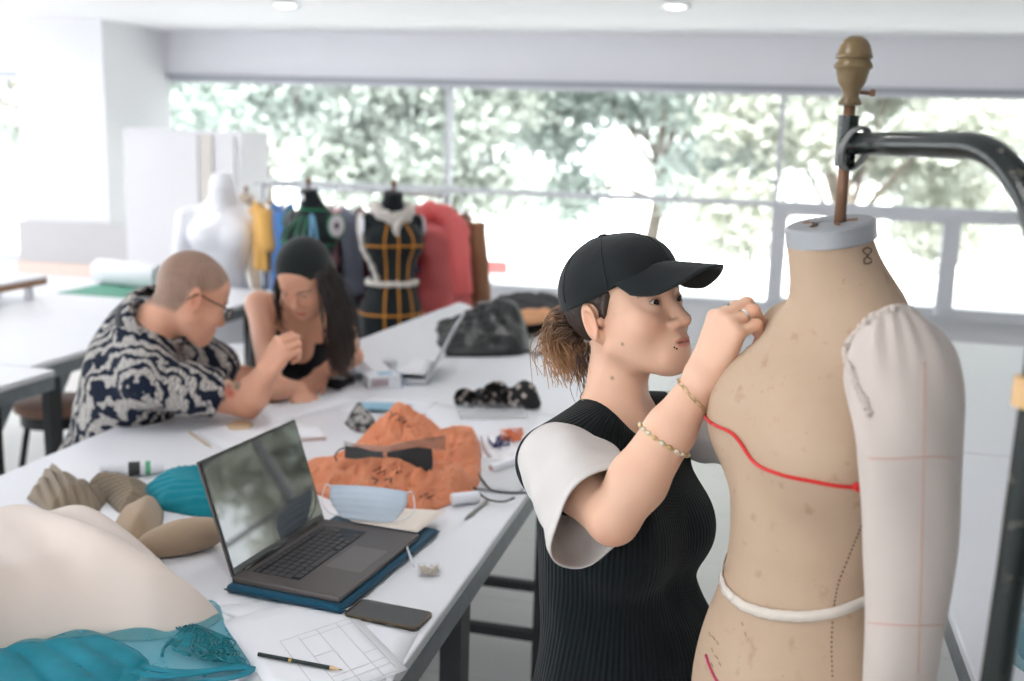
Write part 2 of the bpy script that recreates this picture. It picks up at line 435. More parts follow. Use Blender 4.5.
# ------------------------------------------------------------------ outside
M_ground = mat('pale_pavement', (225, 225, 222), .9, var=.06, vscale=.6)
struct(box_obj('ground', (-40, YW+.25, -.5), (40, 70, -.35), M_ground))
M_bark = mat('bark', (120, 112, 104), .9, var=.25, vscale=6, bump=.5, bscale=20)
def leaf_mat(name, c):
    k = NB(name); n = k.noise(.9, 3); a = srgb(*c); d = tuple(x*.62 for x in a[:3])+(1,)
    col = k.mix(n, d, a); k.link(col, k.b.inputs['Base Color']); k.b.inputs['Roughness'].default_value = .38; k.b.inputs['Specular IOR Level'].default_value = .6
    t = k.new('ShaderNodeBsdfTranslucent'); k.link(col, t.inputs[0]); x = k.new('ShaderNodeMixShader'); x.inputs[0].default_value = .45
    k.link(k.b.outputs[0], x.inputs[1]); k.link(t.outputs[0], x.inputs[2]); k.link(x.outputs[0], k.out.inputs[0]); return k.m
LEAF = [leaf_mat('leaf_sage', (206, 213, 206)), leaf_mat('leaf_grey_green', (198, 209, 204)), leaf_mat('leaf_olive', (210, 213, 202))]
def tree(x, y, h, zlo, zhi, rad, n, seed, lab, mi):
    rs = np.random.RandomState(seed); t = thing('street_tree', lab, 'tree', (x, y, -.36))
    tr = MB(); p0 = np.array([x, y, -.37]); top = p0+np.array([rs.uniform(-.3, .3), 0, zlo+1.0])
    tr.tube(spline([p0, p0*.5+top*.5+np.array([rs.uniform(-.12, .12), 0, 0]), top], 6), np.linspace(.11, .07, 13), 10)
    cl = []
    for k in range(11):
        e = np.array([x+rs.uniform(-1, 1)*rad, y+rs.uniform(-1, 1)*rad*.8, rs.uniform(zlo, zhi)])
        s = p0+(top-p0)*rs.uniform(.5, 1); tr.tube(spline([s, s*.5+e*.5+np.array([0, 0, .15]), e], 5), np.linspace(.045, .012, 11), 6); cl.append(e)
    tr.build('trunk', M_bark, t, smooth=True)
    cl += [np.array([x+rs.uniform(-1, 1)*rad, y+rs.uniform(-1, 1)*rad*.8, rs.uniform(zlo, zhi)]) for _ in range(16)]
    cl = np.array(cl); c = cl[rs.randint(len(cl), size=n)]+rs.normal(size=(n, 3))*np.array([.42, .42, .3])*rad*.42
    a = rs.normal(size=(n, 3)); a /= np.linalg.norm(a, axis=1)[:, None]; b = np.cross(a, rs.normal(size=(n, 3))); b /= np.linalg.norm(b, axis=1)[:, None]
    L = rs.uniform(.055, .10, (n, 1)); W = L*.45; nn = np.cross(a, b)*L*.12
    vs = np.stack([c-a*L, c-b*W+nn, c+a*L, c+b*W+nn], 1).reshape(-1, 3); q = np.arange(4*n).reshape(n, 4)
    np_mesh('foliage', vs, q, LEAF[mi], t, smooth=False)
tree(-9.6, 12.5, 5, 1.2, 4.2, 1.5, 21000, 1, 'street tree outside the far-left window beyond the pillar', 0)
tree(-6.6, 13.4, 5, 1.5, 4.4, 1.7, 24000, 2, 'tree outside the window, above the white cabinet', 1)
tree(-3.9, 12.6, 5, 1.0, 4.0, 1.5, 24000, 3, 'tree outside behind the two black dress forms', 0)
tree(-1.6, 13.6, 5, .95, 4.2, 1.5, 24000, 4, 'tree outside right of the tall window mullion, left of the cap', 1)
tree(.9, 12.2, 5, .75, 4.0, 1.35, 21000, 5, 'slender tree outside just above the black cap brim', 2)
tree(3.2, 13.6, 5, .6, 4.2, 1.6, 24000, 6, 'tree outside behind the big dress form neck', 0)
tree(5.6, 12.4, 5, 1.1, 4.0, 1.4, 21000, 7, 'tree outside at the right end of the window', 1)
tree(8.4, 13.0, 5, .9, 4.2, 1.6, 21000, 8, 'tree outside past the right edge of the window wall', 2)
sg = thing('street_sign', 'small red sign outside the window left of the cap', 'sign', (-2.95, 15, -.36))
sgp = P(494, 267, 15.2)
sg.location = (sgp[0], sgp[1], -.35)
MB().box(sgp, (.42, .03, .2), bevel=.01).build('sign_board', mat('pale_red_paint', (226, 128, 128), .6, var=.1), sg)
MB().tube([(sgp[0], sgp[1]+.03, -.36), (sgp[0], sgp[1]+.03, sgp[2])], .025).build('post', M_alu, sg)
# ------------------------------------------------------------------ light
w = bpy.data.worlds.new('sky'); SC.world = w; w.use_nodes = True; bg = w.node_tree.nodes['Background']
bg.inputs[0].default_value = (.93, .965, 1.0, 1); bg.inputs[1].default_value = 1.25
sd = bpy.data.lights.new('sun', 'SUN'); sd.energy = 3.0; sd.angle = math.radians(3); sd.color = (1, .96, .9)
so = bpy.data.objects.new('sun', sd); COL.objects.link(so); so.rotation_euler = Vector((.35, -.55, 1.25)).to_track_quat('Z', 'Y').to_euler(); so.location = (2, 12, 9)
# lamps at the two seen downlights, more added in a grid to brighten the tables
kx_ = Hh(286, 4, ZC); kx2 = Hh(676, 5, ZC)
for ix in (-1, 0, 1):
    for iy in range(4):
        ld = bpy.data.lights.new('downlight_fill_lamp', 'AREA'); ld.shape = 'DISK'; ld.size = .16; ld.energy = 1.1; ld.color = (1, .985, .96); ld.spread = math.radians(150)
        lo_ = bpy.data.objects.new('downlight_fill_lamp', ld); COL.objects.link(lo_); lo_.location = (kx_[0]+(ix)*(kx2[0]-kx_[0]), kx_[1]-iy*2.0, ZC-.045)
SC.view_settings.view_transform = 'Standard'; SC.view_settings.look = 'None'; SC.view_settings.exposure = 2.27; SC.view_settings.gamma = 1; SC.view_settings.use_curve_mapping = False
SC.cycles.use_denoising = True; SC.cycles.max_bounces = 8; SC.cycles.transparent_max_bounces = 24; SC.cycles.sample_clamp_indirect = 6
# ------------------------------------------------------------------ work tables
M_top = mat('white_laminate', (236, 237, 242), .34, var=.02, vscale=4)
M_edge = mat('worn_steel_edge', (128, 134, 140), .42, .55, var=.3, vscale=30)
M_blk = mat('black_steel', (28, 32, 34), .45, .3, var=.15, vscale=20)
def work_table(x0, x1, y0, y1, lab, legs):
    t = thing('work_table', lab, 'table', ((x0+x1)/2, (y0+y1)/2, 0))
    MB().box(((x0+x1)/2, (y0+y1)/2, ZT-.011), (x1-x0, y1-y0, .022), bevel=.004).build('tabletop', M_top, t)
    a = MB(); z = ZT-.022-.024
    for x in (x0+.012, x1-.012): a.box((x, (y0+y1)/2, z), (.02, y1-y0-.004, .046))
    for y in (y0+.012, y1-.012): a.box(((x0+x1)/2, y, z), (x1-x0-.045, .02, .046))
    a.build('apron', M_edge, t)
    for y in legs:
        for x, s in ((x0+.07, 1), (x1-.07, -1)):
            g = MB().box((x, y, (ZT-.05)/2), (.05, .05, ZT-.05), bevel=.004)
            g.box((x-s*.026, y-.015, (ZT-.05)/2), (.006, .065, ZT-.055)); o = g.build('leg', M_blk, t)
            MB().prism([(x, y+.026, ZT-.047), (x, y+.15, ZT-.047), (x, y+.026, ZT-.2)], .006, (1, 0, 0)).build('gusset', M_edge, o)
            MB().box((x, y, .008), (.065, .065, .016), bevel=.004).build('foot', M_blk, o)
    for y in legs[::max(1, len(legs)-1)]: MB().box(((x0+x1)/2, y, .2), (x1-x0-.19, .03, .03)).build('stretcher', M_blk, t)
XE = -.515
work_table(-1.75, XE, .55, 3.09, 'long white work table under the open laptop and the cream cloth', (.85, 2.0, 2.95))
work_table(-1.47, XE, 3.10, 4.85, 'white work table carrying the black bag and the open silver laptop', (3.3, 4.6))
work_table(-4.0, -2.36, .6, 3.09, 'white table at the left edge, near its dark legs and the stool', (.9, 2.85))
work_table(-4.2, -2.47, 3.1, 5.1, 'wide white table behind the man, with the paper roll', (3.3, 4.85))
work_table(.375, 1.75, .5, 3.1, 'white work table right of the big dress form, under the teal tulle bag', (.85, 1.62, 2.85))
work_table(.375, 1.75, 3.11, 5.0, 'sunlit white table beyond the sleeve, below the window', (3.4, 4.7))
# black tube rack low in the aisle
t = thing('floor_rack', 'low black tube rack on the floor behind the nearest table leg', 'rack', (-.2, 3.1, 0))
a, b = Hh(452, 590, .22), Hh(545, 602, .22)
yy = (a[1]+b[1])/2
for dz, dy in ((0, 0), (-.035, -.16)):
    MB().tube([(-.47, yy+dy, .22+dz), (.34, yy+dy, .22+dz)], .022, 14).build('rail', M_blk, t, auto=40)
for x in (-.44, .31):
    MB().box((x, yy-.08, .105), (.03, .2, .2), bevel=.004).build('side_frame', M_blk, t)
t.location = t.location
# ------------------------------------------------------------------ dress forms
def trace(fn, px, py, t0=.5, t1=3.5):
    """the place on the surface fn = 0 behind pixel px,py; just off the edge: the nearest place on it"""
    d = nrm(_fw+_rt*(px-512)/FPX-_up*(py-340.5)/FPX); t = np.arange(t0, t1, .004); f = fn(CAM+d*t[:, None]); i = np.argmax(f < 0)
    if f[i] < 0: p = CAM+d*t[i]
    else: p = CAM+d*t[np.argmin(f)]
    return project(fn, p[None], 8)[0]
def form_sdf(sx=1.0):
    s = Sdf(); s.add(rc((0, .010, -.012), (0, -.022, -.098), .0485, .0615))
    for g in (-1, 1): s.add(rc((g*.03, -.03, -.115), (g*.148, -.03, -.150), .044, .036), .05)
    s.add(ell((0, -.016, -.21), (.150, .088, .115)), .03); s.add(ell((0, 0, -.31), (.130, .094, .15)), .05)
    s.add(ell((0, .022, -.235), (.092, .058, .080)), .04)
    for g in (-1, 1): s.add(ell((g*.078, .043, -.248), (.068, .058, .068)), .05)
    s.add(ell((0, .002, -.435), (.108, .086, .12)), .04); s.add(ell((0, -.005, -.64), (.168, .115, .19)), .09); s.add(ell((0, .05, -.60), (.10, .06, .12)), .06)
    for g in (-1, 1): s.add(ell((g*.07, -.06, -.65), (.085, .075, .11)), .05)
    s.sect(half((0, .010, -.004), (0, .19, .98)), .002); s.sect(half((.158, 0, 0), (1, 0, 0)), .012); s.sect(half((-.158, 0, 0), (-1, 0, 0)), .012); s.cut(half((0, 0, -.76), (0, 0, 1)), .01)
    return s
FS = form_sdf(); FV, FQ = sdf_mesh(FS, (-.19, -.16, -.79), (.19, .17, .03), .005)
def ring_pts(z0, tilt=0.0, n=96, a0=0, a1=2*PI, off=.0015):
    """points round the form at height z0 (rising by tilt toward its front), in the form's frame"""
    out = []
    for k in range(n):
        a = a0+(a1-a0)*k/(n-1); d = np.array([math.sin(a), math.cos(a), 0]); t = np.linspace(.02, .25, 140)
        p = d*t[:, None]+np.array([0, 0, z0]); p[:, 2] += tilt*p[:, 1]; f = FS(p); i = np.argmax(f > off); out.append(p[max(i, 0)])
    return np.array(out)
def line_pts(pts, n=10, off=.0015):
    return project(FS, np.array(spline(pts, n)), off=off)
def band(mb, pts, w, off=.0015, th=.0012, fn=None, horizontal=True):
    """a tape of width w laid along pts on a surface"""
    fn = fn or FS; pts = np.array(pts); m = len(pts); t = np.gradient(pts, axis=0); h = .001
    g = np.stack([(fn(pts+e)-fn(pts-e))/(2*h) for e in np.eye(3)*h], 1); g /= np.linalg.norm(g, axis=1)[:, None]
    b = np.cross(t, g); b /= np.maximum(1e-9, np.linalg.norm(b, axis=1))[:, None]
    rings = [[pts[i]-b[i]*w/2, pts[i]+b[i]*w/2, pts[i]+b[i]*w/2+g[i]*th, pts[i]-b[i]*w/2+g[i]*th] for i in range(m)]
    mb.loft(rings); return mb
def to_world(mb, O, R, s=1.0):
    mb.v = [tuple(O+(R@(np.array(v)*s))) for v in mb.v]; return mb
def tilt(mb, a=math.radians(-11), dy=.012):
    c, s_ = math.cos(a), math.sin(a); mb.v = [(x, y*c-z*s_+dy, y*s_+z*c) for x, y, z in mb.v]
# ---- the large linen form
k = NB('aged_linen'); cc = k.coord(); n1 = k.noise(7, 5, .6); n2 = k.noise(38, 4, .6)
base = k.mix(n1, srgb(180, 153, 129), srgb(201, 177, 152)); st = k.ramp(n2, [(.60, (1, 1, 1)), (.78, srgb(190, 160, 130)[:3])])
sp = k.ramp(k.noise(120, 2), [(.70, (1, 1, 1)), (.76, (.55, .42, .32))])
k.link(k.mix(.35, k.mix(.5, base, st, 'MULTIPLY'), sp, 'MULTIPLY'), k.b.inputs['Base Color']); k.b.inputs['Roughness'].default_value = .8; k.b.inputs['Specular IOR Level'].default_value = .25
wv = k.noise(1400, 1); k.bump(k.math('ADD', k.math('MULTIPLY', wv, .25), k.noise(25, 3)), .16, .003); M_linen = k.m
M_red = fabric('red_cord', (214, 52, 48), .12, 60, 700, .3); M_tape = fabric('white_cotton_tape', (222, 212, 200), .06, 40, 900, .2)
M_stitch = mat('dark_thread', (92, 66, 50), .9, var=.2); M_metal = mat('brushed_zinc', (168, 171, 174), .5, .35, var=.08, vscale=20, bump=.06)
M_rust = mat('rusty_steel', (132, 98, 76), .55, .4, var=.3, vscale=40, bump=.2, bscale=90)
fax = P(836, 229, 1.262); FO = np.array([fax[0], fax[1], fax[2]]); a_ = math.radians(17)
FR = frame(V(-math.cos(a_), -math.sin(a_))); FW = local(FS, FO, FR)
form = thing('dress_form', 'large beige linen dress form with white padded arm beside the woman in the cap', 'dress form', (FO[0], FO[1], FO[2]-.76))
np_mesh('torso', FV@FR.T+FO, FQ, M_linen, form)
mb = MB().lathe([(.0, .001), (.020, .001), (.021, .0035), (.049, .0035), (.0525, .001), (.0530, -.019), (.050, -.021), (.02, -.02)], (0, -.004, .004), n=64)
tilt(mb); to_world(mb, FO, FR).build('neck_plate', M_metal, form, auto=35, label='brushed metal neck plate')
mb = MB()
for k_ in range(5):
    a = .7+k_*1.1; c = np.array([.026*math.cos(a), -.004+.026*math.sin(a), .0085]); mb.box(c, (.012, .003, .002), [[math.cos(a), math.sin(a), 0], [-math.sin(a), math.cos(a), 0], [0, 0, 1]])
tilt(mb); to_world(mb, FO, FR).build('plate_slot', M_rust, form)
# bust cord from picked points, carried on round the back
cw = [trace(FW, *q) for q in ((716, 424), (735, 434), (753, 459), (780, 473), (810, 480), (840, 484), (856, 486))]
cl_ = [(np.array(c)-FO)@FR for c in cw]; zl = cl_[-1][2]; zf = cl_[0][2]
rest = ring_pts(zl, 0, 60, math.atan2(cl_[-1][0], cl_[-1][1]), math.atan2(cl_[0][0], cl_[0][1])-2*PI+0*PI) if False else ring_pts(zl, 0, 70, math.atan2(cl_[-1][0], cl_[-1][1]), -2*PI+math.atan2(cl_[0][0], cl_[0][1]))
rest[:, 2] += (zf-zl)*np.linspace(0, 1, len(rest))
pl_ = np.vstack([line_pts(cl_, 8, .002), project(FS, rest, off=.002)[1:]])
to_world(MB().tube(pl_, .0023, 8), FO, FR).build('bust_cord', M_red, form, smooth=True, label='red cord tied round the bust')
kn = cl_[-1]; mb = MB()
for j in range(4): mb.tube(spline([kn+np.array([0, .004, .002])*1, kn+np.array([-.006, .003*math.cos(j*2), .005*math.sin(j*2)]), kn+np.array([-.003, -.005, -.003+.002*j])], 6), .0024, 8)
to_world(mb, FO, FR).build('cord_knot', M_red, form, smooth=True)
ww = [(trace(FW, *q)-FO)@FR for q in ((722, 566), (740, 578), (775, 591), (815, 600), (855, 604))]
zz = np.mean([w_[2] for w_ in ww]); tl = (ww[0][2]-ww[-1][2])/(ww[0][1]-ww[-1][1])
b0 = ww[0][2]-tl*ww[0][1]
to_world(band(MB(), ring_pts(b0, tl, 120, off=.0012), .0125), FO, FR).build('waist_tape', M_tape, form, smooth=True, label='white waist tape')
# stitched side seam, printed size, pencil marks
sd_ = [(trace(FW, *q)-FO)@FR for q in ((861, 524), (850, 552), (838, 583), (833, 612), (831, 645), (832, 679))]
sp_ = line_pts(sd_, 14, .0004); mb = MB()
for i in range(0, len(sp_)-2, 2): mb.tube([sp_[i], sp_[i+1]*.8+sp_[i]*.2], .0009, 5)
to_world(mb, FO, FR).build('side_stitching', M_stitch, form, smooth=True)
mb = MB()
def stroke(mb, pp, r=.0007): 
    q = [(trace(FW, *p)-FO)@FR for p in pp]; mb.tube(np.array(q), r, 5)
dg = [(867+4.4*math.sin(t)*(1 if True else 1), 256-8.5*math.cos(t)) for t in np.linspace(0, 2*PI, 25)]
e8 = [(866.5+4.0*math.sin(2*t)*(.9), 256-8.0*math.cos(t)) for t in np.linspace(0, 2*PI, 33)]
stroke(mb, e8, .0009); stroke(mb, [(862.3, 250), (862.3, 252)], .0008)
to_world(mb, FO, FR).build('size_number', mat('printed_ink', (70, 52, 42), .9), form, smooth=True, label='stamped size number 8')
mb = MB()
for (x, y) in ((709, 632), (713, 636), (717, 641), (712, 648), (716, 655), (720, 662), (712, 663), (742, 622), (745, 632), (722, 578)): stroke(mb, [(x, y), (x+2.2, y+4)], .0005)
to_world(mb, FO, FR).build('pencil_marks', M_stitch, form, smooth=True)
hp = [(trace(FW, *q)-FO)@FR for q in ((707, 655), (712, 668), (722, 684), (750, 702), (790, 712), (850, 716))]
to_world(MB().tube(line_pts(hp, 8, .0016), .0018, 8), FO, FR).build('hip_cord', fabric('magenta_cord', (190, 60, 100), .1, 60), form, smooth=True)
# padded arm
M_arm = fabric('cream_calico', (202, 190, 181), .05, 10, 1000, .3, fold=.9, fscale=14)
AC = [(893, 322, 1.110), (898, 345, 1.100), (902, 372, 1.093), (906, 405, 1.09), (909, 450, 1.095), (911, 500, 1.105), (909, 560, 1.12), (905, 620, 1.14), (898, 690, 1.165), (893, 740, 1.185)]
AR = [.030, .0465, .0555, .0565, .0525, .0475, .0455, .0425, .0375, .033]
ap = np.array([P(*q) for q in AC]); ts = np.linspace(0, len(AC)-1, 90)
def interp(arr, ts):
    arr = np.array(arr, float); arr = arr[:, None] if arr.ndim == 1 else arr
    q = np.array(spline(list(arr), 9)); return np.stack([np.interp(ts*9, np.arange(len(q)), q[:, j]) for j in range(q.shape[1])], 1)
apx = interp(ap, ts); arx = interp(AR, ts)[:, 0]; rings = []
fx, fy, fz = FR[:, 1], FR[:, 0], np.array([0, 0, 1.])
for i in range(len(ts)):
    r = []; t = nrm(apx[min(i+1, len(ts)-1)]-apx[max(i-1, 0)]); u = nrm(np.cross(t, fy)); w_ = np.cross(u, t)
    for k_ in range(72):
        an = 2*PI*k_/72; s_ = ts[i]
        gath = math.exp(-((s_-.9)/1.0)**2)*.0022*math.sin(an*13+2*math.sin(an*3))
        fold = .0016*math.sin(an*2+s_*1.7)+.0012*math.sin(an*5-s_*2.3)*math.exp(-((s_-3)/2)**2)
        r.append(apx[i]+(u*math.cos(an)*1.04+w_*math.sin(an)*.94)*(arx[i]+gath+fold))
    rings.append(r)
capr = []
for q, h in ((.2, .015), (.55, .0125), (.85, .007)):
    c0 = np.mean(rings[0], 0); capr.append([c0+(np.array(p)-c0)*q+np.array([0, 0, h]) for p in rings[0]])
arm = MB().loft(capr+rings).build('padded_arm', M_arm, form, smooth=True, label='white padded calico arm')
AF = lambda p: np.min(np.stack([g(p) for g in [rc(ap[i], ap[i+1], AR[i], AR[i+1]) for i in range(len(ap)-1)]]), 0)
M_pinkl = mat('faint_red_line', (205, 160, 145), .9)
bvh = None
from mathutils.bvhtree import BVHTree
bvh = BVHTree.FromPolygons([Vector(v) for v in [p for r in capr+rings for p in r]], [tuple(f.vertices) for f in arm.data.polygons])
def hit(px, py, b=None, off=0):
    d = Vector(nrm(_fw+_rt*(px-512)/FPX-_up*(py-340.5)/FPX)); h = (b or bvh).ray_cast(Vector(CAM), d)
    return None if h[0] is None else np.array(h[0])-np.array(d)*off
for pp in ([(868+4*i, 458+1.2*math.sin(i*.3)) for i in range(23)], [(864+4*i, 622+i*.55-.02*i*i+.0*i) for i in range(21)], [(925-.0006*(y-330)**1.6, y) for y in range(362, 681, 8)]):
    q = [hit(*p, None, .0004) for p in pp]; q = [x for x in q if x is not None]
    MB().tube(q, .0007, 5).build('guide_line', M_pinkl, arm, smooth=True)
# frilled sleeve-head edge against the shoulder
fr = [(846, 344), (843, 352), (845, 364), (850, 378), (856, 392), (862, 404), (866, 414)]; fr0 = [(892, 309), (872, 315), (857, 328), (846, 342)]
ed = [np.array(hit(min(x+4, 990), y, None, .001)) if hit(min(x+4, 990), y) is not None else P(x+3, y, 1.13) for x, y in fr0+fr]
sp2 = spline(ed, 12); mb = MB(); mb.tube([p+np.array([0, 0, .0015])*math.sin(i*1.1) for i, p in enumerate(sp2)], [.0038+.0012*math.sin(i*1.4) for i in range(len(sp2))], 8)
mb.build('sleeve_head_frill', M_arm, arm, smooth=True)
# ---- the hanging stand
M_pipe = NB('chipped_black_pipe'); k = M_pipe; n = k.noise(46, 5, .7); col = k.ramp(n, [(.0, srgb(14, 22, 21)), (.60, srgb(20, 30, 28)), (.70, srgb(122, 116, 104)), (.78, srgb(150, 120, 95))])
k.link(col, k.b.inputs['Base Color']); k.b.inputs['Roughness'].default_value = .24; k.b.inputs['Metallic'].default_value = .1; M_pipe = k.m
M_wood = NB('turned_wood'); k = M_wood; n = k.noise(30, 4, .6); k.link(k.mix(n, srgb(92, 74, 50), srgb(140, 118, 82)), k.b.inputs['Base Color']); k.b.inputs['Roughness'].default_value = .3; M_wood = k.m
M_ring = mat('pale_wood_ring', (224, 182, 128), .5, var=.1)
pa = P(987, 681, .93); px0, py0 = pa[0], pa[1]      # the upright's place
stand = thing('form_stand', 'black pipe stand with brown finial arching over the big dress form', 'stand', (px0, py0, 0))
ax0, ay0 = FO[0]+FR[0, 1]*-.004, FO[1]+FR[1, 1]*-.004
zpl = FO[2]; u = 1.262/FPX
zc = P(850, 143.5, 1.262)[2]
MB().tube([(ax0, ay0, zpl-.03), (ax0, ay0, P(850, 100, 1.262)[2])], .0068, 14).build('stem', M_rust, stand, smooth=True)
prof = [(6, 39), (11, 42.5), (14.5, 48), (16.5, 55), (17.6, 58), (17.4, 59.5), (15.2, 60.8), (16.4, 63), (18.2, 66.5), (18.4, 69), (16.2, 71), (15.2, 76), (13.8, 82), (11, 87), (8.8, 90), (7.6, 94), (7.8, 97), (10, 100), (11.3, 103), (10.8, 104.5), (7, 105)]
zt0 = P(856, 40, 1.262)[2]
MB().lathe([(.001, 0)]+[(r*u, -(y-39)*u*.995) for r, y in prof], (ax0, ay0, zt0), n=40).build('finial', M_wood, stand, auto=45, label='turned brown wooden finial')
mb = MB().tube([(ax0, ay0, zt0-52*u), V(.026, -.004, 0)+np.array([ax0, ay0, zt0-53.5*u])], .0022, 8)
mb.box(V(.024, -.004)+np.array([ax0, ay0, zt0-53*u]), (.006, .006, .008), bevel=.001); mb.build('thumb_screw', M_rust, stand, smooth=False)
MB().lathe([(.0085, .03), (.0118, .03), (.0118, -.029), (.0085, -.029)], (ax0, ay0, zc+.002), n=24).build('clamp_sleeve', M_pipe, stand, auto=40)
A0 = np.array([ax0, ay0, zc]); ptop = np.array([px0, py0, 0])+V(.012, 0); Dv = np.array([ptop[0]-ax0, ptop[1]-ay0, 0]); L = np.linalg.norm(Dv); Dn = Dv/L; rad = .15
pts = [A0+Dn*.008, A0+Dn*(L-rad)*.5, A0+Dn*(L-rad)]+[A0+Dn*(L-rad+rad*math.sin(t))-np.array([0, 0, rad*(1-math.cos(t))]) for t in np.linspace(.15, PI/2, 12)]+[np.array([px0, py0, zc-rad-.2])+V(.010, 0), np.array([px0, py0, ZT+.1])+V(.002, 0), np.array([px0, py0, .03])]
MB().tube(pts, .0128, 24).build('pipe', M_pipe, stand, smooth=True)
mb = MB()
for j in range(3):
    o_ = j*.0045; hx = []
    for q in np.linspace(0, 2*PI, 26): hx.append(A0+Dn*(.006+o_+.026*(.5+.5*math.cos(q)))+np.cross(Dn, [0, 0, 1])*.0155*math.sin(q)+np.array([0, 0, -.006+.024*math.cos(q)]))
    mb.tube(hx, .0022, 8)
mb.build('wire_wrap', mat('grey_wire', (118, 120, 118), .4, .4), stand, smooth=True, label='grey wire wrapped round the joint')
zr = P(1018, 392, .88)[2]
MB().lathe([(.0129, -.013), (.0146, -.012), (.0149, 0), (.0146, .012), (.0129, .013)], (px0+.007*_cy, py0+.007*_sy, zr), n=24).build('collar', M_ring, stand, auto=40, label='pale wooden collar')
mb = MB()
for j in range(4):
    a = j*PI/2+.5; mb.tube([(px0, py0, .05), (px0+.13*math.cos(a), py0+.13*math.sin(a), .035), (px0+.2*math.cos(a), py0+.2*math.sin(a), .012)], [.017, .013, .011], 10)
mb.lathe([(.03, .02), (.03, .09), (.02, .11)], (px0, py0, 0), n=20); mb.build('base', M_pipe, stand, smooth=True)
# ------------------------------------------------------------------ things on the tables
def inpoly_d(poly, x, y):
    """signed distance to a closed outline, positive inside"""
    p = np.array(poly); d = np.full(x.shape, 1e9); ins = np.zeros(x.shape, bool); n = len(p)
    for i in range(n):
        a, b = p[i], p[(i+1) % n]; e = b-a; wx, wy = x-a[0], y-a[1]; t = np.clip((wx*e[0]+wy*e[1])/(e@e), 0, 1)
        d = np.minimum(d, (wx-e[0]*t)**2+(wy-e[1]*t)**2); c = ((a[1] > y) != (b[1] > y)) & (x < (b[0]-a[0])*(y-a[1])/(b[1]-a[1]+1e-12)+a[0]); ins ^= c
    return np.where(ins, 1, -1)*np.sqrt(d)
def outline(pxs, h=0.0, smooth=6):
    p = [T(*q, h)[:2] for q in pxs]
    if not smooth: return np.array(p)
    m = len(p); q = [np.array([*p[i % m], 0]) for i in range(-1, m+2)]
    s = spline(q, smooth); return np.array(s)[smooth:-2*smooth, :2] if False else np.array([r[:2] for r in spline([np.array([*a, 0]) for a in p]+[np.array([*p[0], 0])], smooth)[:-1]])
def heap(name, poly, hf, m, parent=None, res=.006, edge=.02, base=.002, thick=.0015, label=None, wob=0, top=None):
    """crumpled cloth or plastic lying on the table inside an outline; hf(x,y,d) gives its height"""
    poly = np.array(poly); lo = poly.min(0)-res; hi = poly.max(0)+res; nx, ny = (np.ceil((hi-lo)/res)).astype(int)+1
    X, Y = np.meshgrid(lo[0]+np.arange(nx)*res, lo[1]+np.arange(ny)*res, indexing='ij'); d = inpoly_d(poly, X, Y)
    keep = d > -res*.5
    # pull the rim vertices onto the outline
    k = (1-np.exp(-np.maximum(d, 0)/edge)); Z = ZT+(top or 0)+base+np.maximum(hf(X, Y, d), 0)*k
    idx = np.full(X.shape, -1); idx[keep] = np.arange(keep.sum()); vs = np.stack([X[keep], Y[keep], Z[keep]], 1)
    q = np.stack([idx[:-1, :-1], idx[1:, :-1], idx[1:, 1:], idx[:-1, 1:]], -1).reshape(-1, 4); q = q[(q >= 0).all(1)]
    cnt = np.bincount(q.ravel(), minlength=len(vs)); bd = np.where((cnt > 0) & (cnt < 4))[0]
    best = np.full(len(bd), 1e9); bp_ = vs[bd, :2].copy(); p0 = vs[bd, :2]
    for i in range(len(poly)):
        a, b = poly[i], poly[(i+1) % len(poly)]; e = b-a; t = np.clip(((p0-a)@e)/max(e@e, 1e-12), 0, 1); c = a+t[:, None]*e; dd = ((p0-c)**2).sum(1); m_ = dd < best; best[m_] = dd[m_]; bp_[m_] = c[m_]
    m_ = best < (1.3*res)**2; vs[bd[m_], :2] = bp_[m_]; vs[bd[m_], 2] = ZT+(top or 0)+base*.4
    used = np.unique(q); mp = np.full(len(vs), -1); mp[used] = np.arange(len(used))
    o = np_mesh(name, vs[used], mp[q], m, parent, label=label)
    if thick: solidify(o, thick, 1)
    return o
def ridged(x, y, seed, oct=4): return 1-2*np.abs(fbm(x, y, seed, oct))
def ab(c, deg):                       # axes on the table turned by deg from the view heading
    t = math.radians(deg); return V(math.cos(t), math.sin(t)), V(-math.sin(t), math.cos(t))
# ---- laptop on its sleeve
LH = .0165
lc = V(-.3386, 1.933); lc = np.array([lc[0], lc[1], ZT]); la, lb = ab(lc, 70.49); LW, LD = .332, .223
M_lap = mat('dark_grey_aluminium', (98, 92, 90), .42, .6, var=.04, vscale=30); M_key = mat('black_keys', (58, 58, 60), .5, var=.1)
M_scr = mat('glossy_dark_screen', (8, 10, 10), .03, 0, var=0, spec=1.0, coat=.25); M_bez = mat('black_bezel', (16, 17, 18), .25)
M_slv = fabric('petrol_blue_sleeve', (20, 78, 104), .12, 20, 700, .3)
zb = lambda h: np.array([0, 0, h])
slv = thing('laptop_sleeve', 'petrol blue zipped laptop sleeve lying under the open black laptop', 'laptop sleeve', lc)
sa0, sa1, sb0, sb1 = -LW/2-.012, LW/2+.080, -LD/2-.010, LD/2+.006
sc_ = lc+la*(sa0+sa1)/2+lb*(sb0+sb1)/2
MB().box(sc_+zb(.0082), (sa1-sa0, sb1-sb0, .0155), [la, lb, (0, 0, 1)], .0065).build('cover', M_slv, slv, smooth=True)
zp = MB(); e = .0008
pz = [sc_+la*((sa1-sa0)/2+e)*sx_+lb*((sb1-sb0)/2+e)*sy_+zb(.0085) for sx_, sy_ in ((-1, 1), (-1, -1), (1, -1), (1, 1))]; zp.tube(pz, .0016, 8)
